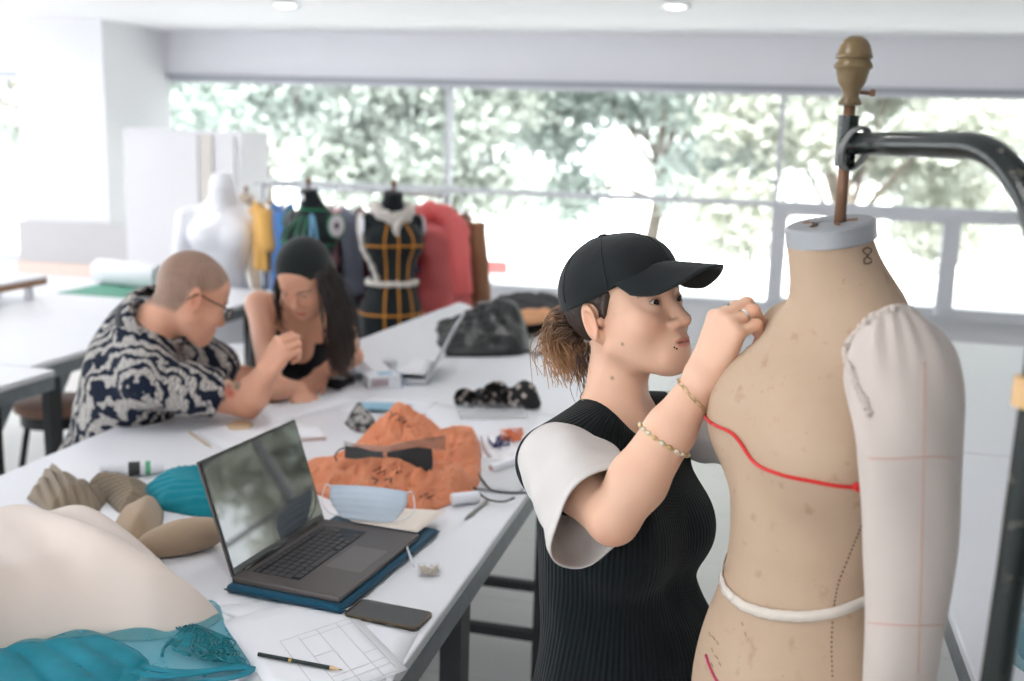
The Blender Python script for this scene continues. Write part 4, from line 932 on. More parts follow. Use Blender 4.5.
# blue and white carton
ct = thing('carton', 'small white and blue carton in front of the silver laptop', 'carton', T(382, 386)); ca, cb2 = ab(None, 24); cc0 = T(382, 386)
MB().box(cc0+zb(.022), (.115, .085, .042), [ca, cb2, (0, 0, 1)], .002).build('box', mat('white_card', (226, 230, 234), .6), ct)
MB().box(cc0+zb(.022)+ca*.056, (.0045, .0855, .043), [ca, cb2, (0, 0, 1)], .001).build('blue_end', mat('blue_print', (44, 92, 150), .5), ct); MB().box(cc0+zb(.0215)-cb2*.0426-ca*.02, (.06, .001, .026), [ca, cb2, (0, 0, 1)]).build('printed_panel', mat('mixed_print', (176, 160, 164), .6, var=.5, vscale=80), ct)
MB().box(cc0+zb(.0432)+ca*.01, (.05, .04, .0008), [ca, cb2, (0, 0, 1)]).build('blue_print', mat('pale_blue_print', (140, 180, 206), .6), ct)
# scissors by the hand
scs = thing('scissors', 'black handled scissors beside the long black hair', 'scissors', T(340, 378))
for s_ in (-1, 1):
    c = T(330+4*s_, 378+3*s_, .008); MB().tube([c+V(math.cos(t)*.022, math.sin(t)*.016) for t in np.linspace(0, 2*PI, 20)], .005, 8, caps=False).build('handle', M_key, scs, smooth=True)
    MB().prism([T(340, 377+s_, .006), T(358, 372+2*s_, .006), T(340, 379+s_, .006)], .002).build('blade', M_chrome, scs)
o = MB().box(T(341, 374)+zb(.012), (.075, .03, .02), [*ab(None, 15), (0, 0, 1)], .008).build('pincushion', mat('tan_leather', (196, 158, 130), .6), None, smooth=True); tag(o, 'small tan pouch behind the scissors', 'pouch')
o = MB().tube([T(322, 380, .012), T(338, 386, .012), T(352, 380, .012)], [.014, .018, .010], 12).build('pin_pouch', mat('dark_cloth', (34, 34, 36), .8), None, smooth=True); tag(o, 'dark cloth bundle under the scissors, by the hand', 'bundle')
# silver laptop seen edge-on, with papers on it
hd = T(426, 386); he = T(449, 349); ha = nrm(he-hd); hw = .30; hb = np.cross([0, 0, 1.], ha); hb = hb if hb@V(1, 0) < 0 else -hb
sl2 = thing('laptop', 'silver laptop seen edge-on under loose papers, left of the black bag', 'laptop', hd); M_sil = mat('silver_aluminium', (196, 198, 202), .35, .6, var=.03)
MB().box(hd+ha*hw/2+hb*.105+zb(.010), (hw, .21, .018), [ha, hb, (0, 0, 1)], .005).build('base', M_sil, sl2)
tp_ = P(460, 318, depth(hd)+.02); lu = nrm(tp_-hd-zb(.016)-ha*((tp_-hd)@ha)); lid2 = MB().box(hd+ha*hw/2+zb(.018)+lu*.108, (hw, .215, .007), [ha, lu, nrm(np.cross(ha, lu))], .003).build('lid', M_sil, sl2)
nL = nrm(np.cross(ha, lu)); nL = nL if nL@hb > 0 else -nL; MB().box(hd+ha*hw/2+zb(.018)+lu*.11+nL*.0042, (hw-.02, .19, .001), [ha, lu, nL]).build('screen', M_scr, lid2)
bs = hd+zb(.02)
sheet('upper loose paper on the silver laptop', (bs+ha*.02+hb*.01, bs+ha*.28+hb*.02, bs+ha*.24+hb*.30, bs+ha*.0+hb*.27), .006, seed=11, curl=.012)
sheet('lower loose paper sticking out left of the silver laptop', (bs+ha*.05+hb*.14, bs+ha*.30+hb*.10, bs+ha*.34+hb*.33, bs+ha*.10+hb*.35), .0015, seed=12, curl=.004)
# white board with rounded end
M_brd = fabric('white_board_cover', (238, 238, 242), .03, 6, 900, .1)
bz = .125; q1, q2 = Hh(345, 345, ZT+bz), Hh(452, 300, ZT+bz+.02); bdir = nrm((q2-q1)*np.array([1, 1, 0])); bprp = np.cross([0, 0, 1.], bdir)*math.cos(.62)+np.array([0, 0, math.sin(.62)]); bup = np.cross(bdir, bprp); BL = np.linalg.norm((q2-q1)[:2])+.16; bw = .20
wb = thing('pressing_board', 'long white pressing board with a rounded end, in front of the orange-taped form', 'board', (q1[0], q1[1], ZT))
ol = [(0, -bw/2), (BL-bw/2, -bw/2)]+[(BL-bw/2+bw/2*math.sin(t)*1.0, -bw/2*math.cos(t)) for t in np.linspace(.2, PI-.2, 12)]+[(BL-bw/2, bw/2), (0, bw/2)]
q1[2] = ZT+bz; bc = q1-bprp*bw*.5
MB().prism([bc+bdir*x+bprp*y-bup*.024 for x, y in ol], .024, bup).build('board', M_brd, wb, auto=40)
for x in (.12, BL-.25): MB().box(np.array([bc[0], bc[1], ZT+.030])+bdir*x, (.05, .10, .06), [bdir, np.cross([0, 0, 1.], bdir), (0, 0, 1)], .006).build('foot', M_sil, wb)
# black bag and grey garment behind
M_bag = mat('black_nylon', (26, 28, 30), .38, var=.15, vscale=8, bump=.3, bscale=26); M_bag2 = mat('charcoal_cloth', (58, 58, 60), .8, var=.15, vscale=8, bump=.3, bscale=18)
def g2(x, y, px, py, r, h): c = T(px, py); return h*np.exp(-((x-c[0])**2+(y-c[1])**2)/r**2)
o = heap('black_bag', outline([(418, 347), (424, 340), (450, 332), (490, 330), (522, 334), (530, 345), (526, 354), (500, 357), (450, 357), (422, 354)], 0, 4), lambda x, y, d: .045+g2(x, y, 436, 347, .09, .03)+g2(x, y, 485, 344, .15, .080)+g2(x, y, 515, 344, .12, .08)+.016*ridged(x*18, y*18, 4)+.009*ridged(x*40, y*40, 5), M_bag, res=.008, edge=.03); tag(o, 'slumped black nylon bag on the far table', 'bag')
MB().tube(spline([T(526, 350, .03), T(534, 354, .012), T(540, 352, .008), T(546, 355, .006)], 6), .006, 8).build('strap', M_bag, o, smooth=True)
o = heap('grey_garment', outline([(468, 326), (490, 318), (520, 316), (552, 314), (572, 320), (575, 330), (540, 334), (500, 334)], 0, 4), lambda x, y, d: .05+g2(x, y, 500, 325, .16, .06)+g2(x, y, 550, 324, .18, .07)+.016*ridged(x*20, y*20, 8)+.008*ridged(x*60, y*60, 3), M_bag2, res=.011, edge=.04); tag(o, 'charcoal garment heaped behind the black bag', 'garment')
o = heap('orange_cloth', outline([(504, 315), (520, 311), (548, 309), (556, 312), (540, 317), (515, 319)], .09, 4), lambda x, y, d: .03+.02*ridged(x*18, y*18, 2), mat('tan_orange_cloth', (214, 158, 116), .85, var=.15), res=.011, edge=.02, top=.06); tag(o, 'tan orange cloth on top of the charcoal garment', 'cloth')
# left tables: paper roll and green mat, little side table
rl = thing('paper_roll', 'fat roll of white pattern paper on the table behind the man', 'roll', T(125, 285)); ra_, rb_ = T(100, 283), T(160, 290); rd_ = nrm(rb_-ra_); rL = np.linalg.norm(rb_-ra_)
MB().lathe([(.03, 0), (.064, 0), (.066, .003), (.066, rL-.003), (.064, rL), (.03, rL)], ra_+zb(.067), rd_, 32).build('wound_paper', M_pap, rl, auto=40); MB().lathe([(.024, -.001), (.03, -.001), (.03, rL+.001), (.024, rL+.001)], ra_+zb(.067), rd_, 24).build('core', M_cream, rl, auto=40)
gm = MB().box(T(135, 292)+zb(.002), (.62, .40, .003), None, .001).build('cutting_mat', mat('green_cutting_mat', (90, 156, 132), .6, var=.05), None); tag(gm, 'green cutting mat under the white paper roll', 'mat')
d0, d1 = Hh(-60, 297, ZT+.10), Hh(47, 278, ZT+.10); dd = nrm(d1-d0); dn_ = np.cross([0, 0, 1.], dd)
dk = thing('riser', 'low white riser with a brown wooden edge at the far left', 'riser', (d1[0], d1[1], ZT))
MB().prism([d0, d1, d1+dn_*.3, d0+dn_*.3], .012).build('top', M_top, dk); MB().prism([d0-zb(.030), d1-zb(.030), d1+dn_*.02-zb(.030), d0+dn_*.02-zb(.030)], .030).build('wood_edge', mat('brown_wood_edge', (150, 112, 84), .5, var=.2), dk)
for q in (d0+dd*.06+dn_*.06, d1-dd*.06+dn_*.06, d1-dd*.06+dn_*.24, d0+dd*.06+dn_*.24): MB().box((q[0], q[1], ZT+.05), (.03, .03, .10)).build('leg', M_wall, dk)
# stool by the left tables
st_ = thing('stool', 'low stool with a round brown seat left of the man', 'stool', (-2.05, 3.0, 0)); sp_ = Hh(56, 401, .56); st_.location = (sp_[0], sp_[1], 0)
MB().lathe([(.001, 0), (.15, 0), (.165, .012), (.165, .03), (.15, .042), (.001, .045)], (sp_[0], sp_[1], .52), n=32).build('seat', mat('brown_leather', (134, 96, 78), .5, var=.1), st_, auto=50)
MB().lathe([(.14, 0), (.14, .05)], (sp_[0], sp_[1], .47), n=28).build('seat_frame', M_blk, st_, auto=40)
for j in range(4):
    a = j*PI/2+.6; MB().tube([(sp_[0]+.11*math.cos(a), sp_[1]+.11*math.sin(a), .48), (sp_[0]+.19*math.cos(a), sp_[1]+.19*math.sin(a), .006)], .013, 10).build('leg', M_blk, st_, smooth=True)
MB().tube([(sp_[0]+.15*math.cos(t), sp_[1]+.15*math.sin(t), .22) for t in np.linspace(0, 2*PI, 33)], .009, 8, caps=False).build('foot_ring', M_blk, st_, smooth=True)
# teal tulle in a clear bag on the right table
tbp = outline([(1000, 618), (1010, 606), (1030, 594), (1060, 590), (1080, 620), (1070, 680), (1040, 680), (1012, 664), (1001, 648)], 0, 4)
tbg = heap('tulle_bag', tbp, lambda x, y, d: .055*np.clip(d/.06, 0, 1)**.6+.012*ridged(x*28, y*28, 7), clear_plastic('tinted_clear_film', (120, 176, 186), .55, .15), res=.006, edge=.02, thick=.0008); tag(tbg, 'clear bag of dark teal tulle at the right edge of the picture', 'bag')
heap('tulle', outline([(1012, 622), (1024, 606), (1050, 600), (1070, 630), (1056, 668), (1030, 664), (1016, 650)], 0, 4), lambda x, y, d: .036*np.clip(d/.05, 0, 1)**.6+.010*ridged(x*34, y*34, 9), fabric('dark_teal_tulle', (20, 92, 116), .3, 30, 500, .4), tbg, res=.006, edge=.02, thick=.001)
# ------------------------------------------------------------------ people: shared shapes
def head_sdf(w=1.0, jaw=1.0, fem=1.0, lid=.0050):
    """a head in its own frame: x right, y forward, z up, origin between the ears"""
    s = Sdf(); w_ = w
    s.add(ell((0, -.010, .036), (.0735*w_, .0845, .081))); s.add(ell((0, .034, .036), (.060*w_, .052, .056)), .03)
    s.add(ell((0, .034, -.030), (.0585*w_, .051, .064)), .03)
    for g in (-1, 1):
        s.add(rc((g*.051*w_*jaw, .004, -.046), (g*.024*jaw, .064, -.085), .021, .0155), .035)
        s.add(ell((g*.040*w_, .056, -.027), (.024, .024, .023)), .025)
        s.add(rc((g*.012, .086, .0215), (g*.040, .073, .021), .0065, .006), .016)          # brow
    s.add(ell((0, .073, -.0885), (.020*jaw, .0165, .0155)), .025); s.add(ell((0, .076, -.060), (.0265, .0195, .025)), .022)
    for g in (-1, 1): s.cut(ell((g*.0315, .1015, .005), (.0165, .0165, .0095)), .016)
    s.add(rc((0, .0835, .010), (0, .1045, -.0275), .0068, .0098), .012); s.add(ell((0, .1035, -.030), (.0105, .0095, .0088)), .006)
    for g in (-1, 1): s.add(ell((g*.0128, .0950, -.0335), (.0078, .0105, .0072)), .006)
    for g in (-1, 1): s.cut(ell((g*.0065, .1020, -.0405), (.0034, .0055, .0034)), .003)
    for g in (-1, 1):
        s.add(lambda p, g=g: np.linalg.norm(p-np.array([g*.0315, .0735, .0045]), axis=1)-.0140, .006)
        def almond(p, g=g):
            x = p[:, 0]-g*.0315; z = p[:, 2]-.0040-g*x*.10
            c1 = np.sqrt(x*x+(z+.0125)**2)-(.0125+lid); c2 = np.sqrt(x*x+(z-.0165)**2)-(.0165+lid*.82)
            return np.maximum(np.maximum(c1, c2), .0765-p[:, 1])
        s.cut(almond, .0012)
        s.cut(ell((g*.0318, .0890, .0128), (.0125, .0032, .0010)), .002)                    # lid crease
    for g in (-1, 1): s.add(ell((g*.0075, .0920, -.0568), (.0115, .0062, .0046), None), .004)
    s.add(ell((0, .0910, -.0672), (.0150, .0072, .0056)), .004)
    s.cut(ell((0, .1000, -.0618), (.0215, .0095, .0011)), .0025); s.cut(ell((0, .0990, -.0475), (.0030, .0050, .0075)), .004)
    for g in (-1, 1):
        a = math.radians(14); b = math.radians(24)*g; R = np.array([[math.cos(b), math.sin(b), 0], [-math.sin(b), math.cos(b), 0], [0, 0, 1]])@np.array([[1, 0, 0], [0, math.cos(a), -math.sin(a)], [0, math.sin(a), math.cos(a)]])
        s.add(ell((g*.0765*w_, -.014, -.002), (.0062, .0180, .0300), R), .008); s.add(ell((g*.0725*w_, -.005, -.0265), (.0058, .0085, .0105)), .006)
        s.cut(ell((g*.0835*w_, -.010, -.003), (.0072, .0105, .0190), R), .003); s.add(ell((g*.0715*w_, .002, -.006), (.0045, .0040, .0060)), .006)
    return s
def gmask(q, c, r): return np.exp(-(((q-np.array(c))/np.array(r))**2).sum(1))
def head_cols(q, skin, lips, w=1.0):
    """colours by place on the head: lips, flush, lash line, darker mouth line"""
    s = np.array(skin)[None].repeat(len(q), 0); ax = np.stack([np.abs(q[:, 0]), q[:, 1], q[:, 2]], 1)
    def lay(m, c): 
        nonlocal s; s = s*(1-m[:, None])+np.array(c)[None]*m[:, None]
    flush = np.array(skin)*np.array([1.0, .80, .76])
    lay(.55*gmask(ax, (.042, .07, -.03), (.022, .03, .02)), flush); lay(.5*gmask(ax, (0, .105, -.03), (.012, .02, .012)), flush); lay(.7*gmask(ax, (.078, -.01, -.005), (.012, .03, .035)), flush)
    fr = q[:, 1] > .083
    def soft(e): return np.clip((1-e)/.25, 0, 1)*fr
    bow = .0016*np.exp(-(ax[:, 0]/.0035)**2)
    up = soft(((ax[:, 0]/.0215)**2+((q[:, 2]+.0588+bow)/.0040)**2)); lo = soft(((ax[:, 0]/.0185)**2+((q[:, 2]+.0652)/.0052)**2))
    lay(.8*np.maximum(up, lo), lips); lay(.7*np.clip(1.3-np.abs(q[:, 2]+.0618)/.0014, 0, 1)*(ax[:, 0] < .0200)*fr, np.array(lips)*.4)
    x = ax[:, 0]-.0315; zt = q[:, 2]-.0040-x*.10; rr = np.sqrt(x*x+(zt+.0125)**2)-.0172
    lay(.85*np.clip(1.2-np.abs(rr-.0008)/.0014, 0, 1)*((np.abs(x) < .0125) & (zt > .0012) & (zt < .0075) & (q[:, 1] > .0765)), (.035, .024, .02))
    return s
def brow_mask(q):
    ax = np.abs(q[:, 0]); c = .0225+.10*(ax-.02)-.45*np.maximum(ax-.036, 0)
    return np.clip((.0034-.05*np.maximum(ax-.034, 0)-np.abs(q[:, 2]-c))/.0012, 0, 1)*(ax > .014)*(ax < .052)*(q[:, 1] > .05)
def add_eye(c, R, parent, iris=(58, 38, 28), gaze=(0, 0), sc=1.0):
    for g in (-1, 1):
        e = np.array(c)+R@(np.array([g*.0315, .0735, .0045])*sc); d = R@nrm([gaze[0], 1, gaze[1]])
        rows = []; prof = [(.0126*math.sin(t), .0126*math.cos(t)) for t in np.linspace(PI*.98, .02, 40)]
        mb = MB().lathe([(r*sc, h*sc) for r, h in prof], e, d, 32); o = mb.build('eye', EYE_M[iris], parent, smooth=True)
        cc_ = np.array(o.data.vertices[0].co); vs = np.array([v.co[:] for v in o.data.vertices])
        t = np.arccos(np.clip((vs-e)@d/(.0126*sc), -1, 1)); col = np.array(srgb(226, 220, 216)[:3])[None].repeat(len(vs), 0)
        col[t < .50] = srgb(*iris)[:3]; col[(t < .50) & (t > .44)] = np.array(srgb(*iris)[:3])*.4; col[t < .2] = (.008, .008, .008); set_col(o.data, col)
class _E(dict):
    def __missing__(s, k): s[k] = vcol_mat('eye_surface', .08, 0); return s[k]
EYE_M = _E()
def hand_prims(W, Y, N, side, curl, sc=1.0, thumb=(.35, .25), spread=.06, dev=(0, 0, 0, 0)):
    """solid shapes of one hand: wrist W, fingers along Y, back of the hand facing N; side +1 left hand, -1 right"""
    Y = nrm(Y); N = np.array(N, float); N = nrm(N-Y*(N@Y)); X = np.cross(Y, N)*side
    def g(v): return np.array(W)+(X*v[0]+Y*v[1]+N*v[2])*sc
    out = []; tips = {}
    mc = [(.026, .084, .001), (.008, .088, .004), (-.011, .083, .003), (-.027, .074, -.001)]
    ln = [(.042, .025, .021), (.046, .029, .022), (.042, .027, .022), (.033, .020, .019)]; rd = [.0092, .0095, .0090, .0080]
    out.append((rc(g((.010, .0, 0)), g((-.010, .0, 0)), .0205*sc, .0205*sc), .012))
    for i in range(4): out.append((rc(g((mc[i][0]*.55, .008, -.001)), g(mc[i]), .0150*sc, .0112*sc), .013))
    out.append((ell(g((0, .045, -.006)), np.array((.032, .040, .011))*sc, np.stack([X, Y, N], 1)), .012))
    for i in range(4):
        p = np.array(mc[i]); a = 0; fan = (spread*(1.5-i))+dev[i]; ch = [p]
        for j in range(3):
            a += curl[i][j]; d = np.array([math.sin(fan)*math.cos(a), math.cos(fan)*math.cos(a), -math.sin(a)]); p = p+d*ln[i][j]; ch.append(p)
        r = rd[i]*sc; rr = [r*1.08, r*1.0, r*.92, r*.74]
        w = [g(c) for c in ch]; tips[i] = w
        out.append((chain(w, rr, .003), .0035))
        out.append((lambda q, c=w[1], r=r: np.linalg.norm(q-c, axis=1)-r*1.04, .004))
    b = np.array((.016, .018, -.006)); d1 = nrm((math.sin(.85), math.cos(.85)*.9, -thumb[0])); d2 = nrm((math.sin(.55-thumb[1]), math.cos(.4), -thumb[0]*1.2)); d3 = nrm((math.sin(.35-thumb[1]*2), math.cos(.3), -thumb[0]*1.3))
    ch = [b, b+d1*.042, b+d1*.042+d2*.032, b+d1*.042+d2*.032+d3*.026]; w = [g(c) for c in ch]; tips['t'] = w
    out.append((chain(w, [.0150*sc, .0118*sc, .0105*sc, .0080*sc], .004), .014))
    return out, tips
def nails(tips, N, side, parent, m, sc=1.0):
    pass
def blob_ring(c, d, r, th, mb, n=28, flat=1.0, U=None):
    """a small closed ring of wire"""
    d = nrm(d); u = nrm(np.cross(d, [0, 0, 1]) if U is None else U); w_ = np.cross(d, u)
    pts = [np.array(c)+(u*math.cos(t)+w_*math.sin(t)*flat)*r for t in np.linspace(0, 2*PI, n+1)]
    return mb.tube(pts, th, 8, caps=False)
def limb_ring(fn, a, b, t, n=48, off=.001, tilt=None):
    """points round the surface fn where it is cut across the line a-b at fraction t"""
    a = np.array(a); b = np.array(b); c = a+(b-a)*t; d = nrm(b-a) if tilt is None else nrm(tilt); u = nrm(np.cross(d, [0, 0, 1.])); w_ = np.cross(d, u); out = []
    for k in range(n+1):
        e = u*math.cos(2*PI*k/n)+w_*math.sin(2*PI*k/n); s = np.linspace(.004, .09, 120); f = fn(c+e*s[:, None]); i = np.argmax(f > off); out.append(c+e*s[i])
    return out
def strands(name, roots, tips, mids, m, parent, cols, r0=.0011, r1=.0004, seed=0, jit=.004, n=7, sides=4):
    """a lock of hair: one tapered strand from each root to its tip"""
    rs = np.random.RandomState(seed); V_ = []; F_ = []; C_ = []
    for a, b, mdl in zip(roots, tips, mids):
        pts = spline([a, mdl[0]+rs.normal(size=3)*jit, mdl[1]+rs.normal(size=3)*jit, b+rs.normal(size=3)*jit*1.3], n)
        mb = MB().tube(pts, np.linspace(r0, r1, len(pts)), sides); k = len(V_); V_ += mb.v; F_ += [tuple(i+k for i in f) for f in mb.f]
        sh = rs.uniform(.7, 1.25)
        for i in range(len(pts)):
            t = i/(len(pts)-1); c = (np.array(cols[0])*(1-t)+np.array(cols[1])*t)*sh; C_ += [c]*sides
    o = mesh(name, V_, F_, m, parent); set_col(o.data, np.array(C_)); return o
M_skin_f = vcol_mat('skin_light', .48, .12, .10, 500, .35); M_skin_m = vcol_mat('skin_man', .5, .12, .1, 400, .35); M_skin_t = vcol_mat('skin_tan', .48, .12, .1, 400, .35)
k = NB('strand_hair'); k.link(k.attr('Col'), k.b.inputs['Base Color']); k.b.inputs['Roughness'].default_value = .42; M_hair = k.m
# ------------------------------------------------------------------ forms, rack and cabinet by the window
M_blkf = fabric('black_form_cloth', (30, 36, 38), .15, 14, 800, .25)
def rear_form(lab, px, py, d, facing, s, m, tapes=None, base='stand', mt=None):
    O = P(px, py, d); F = V(math.sin(facing), -math.cos(facing)); R = frame(F)*s
    t = thing('dress_form', lab, 'dress form', (O[0], O[1], 0)); np_mesh('torso', FV@R.T+O, FQ, m, t)
    mb = MB().lathe([(.001, .004), (.044, .004), (.049, .0), (.0495, -.012), (.02, -.013)], (0, 0, .002), n=32); tilt(mb)
    def tw(mb): mb.v = [tuple(O+R@np.array(v)) for v in mb.v]; return mb
    tw(mb).build('neck_cap', m, t, auto=40)
    tw(MB().lathe([(.008, 0), (.008, .03), (.014, .034), (.017, .045), (.013, .056), (.006, .062), (.001, .064)], (0, .01, .004), n=20)).build('finial', M_rust, t, smooth=True)
    if base:
        b = MB().lathe([(.016, -.76), (.016, -O[2]/s+.03)], (0, -.005, 0), n=16); 
        tw(b).build('pole', M_blk if base == 'stand' else m, t, auto=40)
        for j in range(4):
            a = j*PI/2+.4; tw(MB().tube([(0, -.005, -O[2]/s+.10), (.13*math.cos(a), -.005+.13*math.sin(a), -O[2]/s+.05), (.22*math.cos(a), -.005+.22*math.sin(a), -O[2]/s+.012)], .013, 8)).build('foot', M_blk, t, smooth=True)
    for key, spec in (tapes or {}).items():
        pass
    return t, O, R, tw
def vtape(a, z0, z1, w, n=60, a1=None):
    """a tape running down the form at bearing a"""
    zs = np.linspace(z0, z1, n); out = []
    for i, z in enumerate(zs):
        b = a if a1 is None else a+(a1-a)*i/(n-1); d = np.array([math.sin(b), math.cos(b), 0]); t = np.linspace(.005, .25, 160); p = d*t[:, None]+np.array([0, -.004, z]); f = FS(p); out.append(p[max(0, int(np.argmax(f > .001)))])
    return band(MB(), np.array(out), w, th=.0022)
# white mannequin torso with arms
M_wht = mat('white_gloss_plastic', (236, 236, 242), .3, var=.02, coat=.3)
mo = P(222, 184, 6.0); mF = frame(V(.10, -.99)); ms = Sdf()
for g in (-1, 1):
    ms.add(chain([(g*.175, -.02, -.16), (g*.215, -.03, -.42), (g*.225, .02, -.66)], [.048, .040, .028], .01), .02)
ms.add(local(FS, (0, 0, 0), np.eye(3), 1.0), .03); ms.add(rc((0, .0, 0), (0, -.02, -.1), .055, .06), .02)
mv, mq = sdf_mesh(ms, (-.29, -.17, -.79), (.29, .18, .07), .0075)
mn = thing('mannequin', 'white armed mannequin torso in front of the white cabinet', 'mannequin', (mo[0], mo[1], 0)); np_mesh('torso', mv@mF.T*1.2+mo, mq, M_wht, mn)
MB().lathe([(.02, -.84), (.02, -mo[2]+.03), (.16, -mo[2]+.02), (.17, -mo[2]+.002)], mo, n=28).build('stand', M_alu, mn, auto=40)
MB().lathe([(.001, .058), (.05, .058), (.058, .05), (.058, .03)], mo, n=28).build('neck_cap', M_wht, mn, auto=40)
rear_form('brown dress form mostly hidden behind the white mannequin', 246, 196, 7.0, .3, 1.0, mat('old_tan_cloth', (196, 178, 160), .8, var=.1))
# black form with green tape
GT = fabric('green_tape', (36, 132, 92), .1, 30); OT = fabric('orange_tape', (206, 136, 58), .1, 30); BT = fabric('pale_blue_tape_measure', (110, 160, 190), .08, 30); LC = fabric('white_lace', (228, 220, 212), .12, 90, 300, .8)
t, O, R, tw = rear_form('black dress form taped in green, above the black headband', 310, 191, 5.35, -.62, 1.0, M_blkf)
for a, a1 in ((.0, .0), (.52, .62), (-.52, -.62), (2.6, 2.5), (-2.6, -2.5), (PI, PI)): tw(vtape(a, -.125, -.74, .0085, a1=a1)).build('green_tape', GT, t, smooth=True)
for z in (-.092, -.26, -.44, -.62): tw(band(MB(), ring_pts(z, 0, 90, off=.0016), .0085, th=.0024)).build('green_tape', GT, t, smooth=True)
for g in (-1, 1):
    c = np.array([g*.160, -.025, -.165]); tw(MB().lathe([(.018, -.004), (.018, .004), (.050, .006), (.058, .002), (.058, -.004)], c, (g, 0, .05), 32)).build('arm_plate', M_wht, t, auto=40, label='white ring-shaped arm plate')
    tw(MB().tube([c+np.array([g*.002, .061*math.cos(q), .061*math.sin(q)]) for q in np.linspace(0, 2*PI, 41)], .005, 8, caps=False)).build('armhole_tape', GT, t, smooth=True)
    tw(MB().lathe([(.0005, .001), (.019, .001), (.019, .003)], c, (g, 0, .05), 20)).build('plate_hub', M_key, t, auto=40)
tw(MB().box((.0, .058, -.03), (.036, .004, .03), None, .001)).build('neck_label', M_pap, t)
tw(vtape(-.85, -.11, -.55, .016, a1=-.7)).build('tape_measure', BT, t, smooth=True, label='pale blue tape measure'); tw(vtape(-1.0, -.12, -.50, .014, a1=-1.0)).build('tape_measure', BT, t, smooth=True)
# black form with orange tape and lace
t, O, R, tw = rear_form('black dress form taped in orange with white lace at neck and waist', 393, 193, 5.15, .42, .98, M_blkf)
for a, a1 in ((0, 0), (.60, .55), (-.60, -.55), (PI, PI), (2.5, 2.5), (-2.5, -2.5)): tw(vtape(a, -.13, -.745, .0105, a1=a1)).build('orange_tape', OT, t, smooth=True)
for z in (-.255, -.44, -.60): tw(band(MB(), ring_pts(z, 0, 90, off=.0016), .010, th=.0024)).build('orange_tape', OT, t, smooth=True)
for g in (-1, 1):
    tw(MB().lathe([(.001, .003), (.045, .006), (.056, .002), (.056, -.004)], (g*.160, -.025, -.165), (g, 0, .05), 32)).build('arm_plate', M_wht, t, auto=40)
rs = np.random.RandomState(5)
rp = ring_pts(-.445, 0, 80, off=.006); tw(MB().tube(rp+rs.normal(size=rp.shape)*.002, [.014+.003*math.sin(i*1.3) for i in range(80)], 8)).build('lace_belt', LC, t, smooth=True, label='white lace belt')
cp = np.array([[.078*math.sin(a), -.012+.078*math.cos(a)+.0, -.085-.035*max(0, math.cos(a))+.006*math.sin(a*9)] for a in np.linspace(0, 2*PI, 70)]); cp = project(FS, cp, off=.008); tw(MB().tube(cp, [.030+.006*math.sin(i*1.7) for i in range(70)], 8)).build('lace_collar', LC, t, smooth=True, label='white lace collar')
tw(MB().tube(project(FS, np.array(spline([(0, .09, -.13), (.01, .1, -.17), (.005, .11, -.20)], 8)), off=.006), [.026-.0011*i for i in range(17)], 8)).build('lace_tail', LC, t, smooth=True)
sl_ = project(FS, np.array(spline([(.13, -.03, -.12), (.168, .0, -.22), (.15, .05, -.33), (.11, .08, -.43)], 10)), off=.010); tw(MB().tube(sl_, [.012+.003*math.sin(i*1.4) for i in range(len(sl_))], 8)).build('lace_strap', LC, t, smooth=True)
tw(MB().lathe([(.001, -.757), (.12, -.757), (.125, -.80), (.06, -.83), (.02, -.84)], (0, -.005, 0), n=32)).build('base_block', mat('pale_wood_block', (226, 208, 196), .7), t, auto=40)
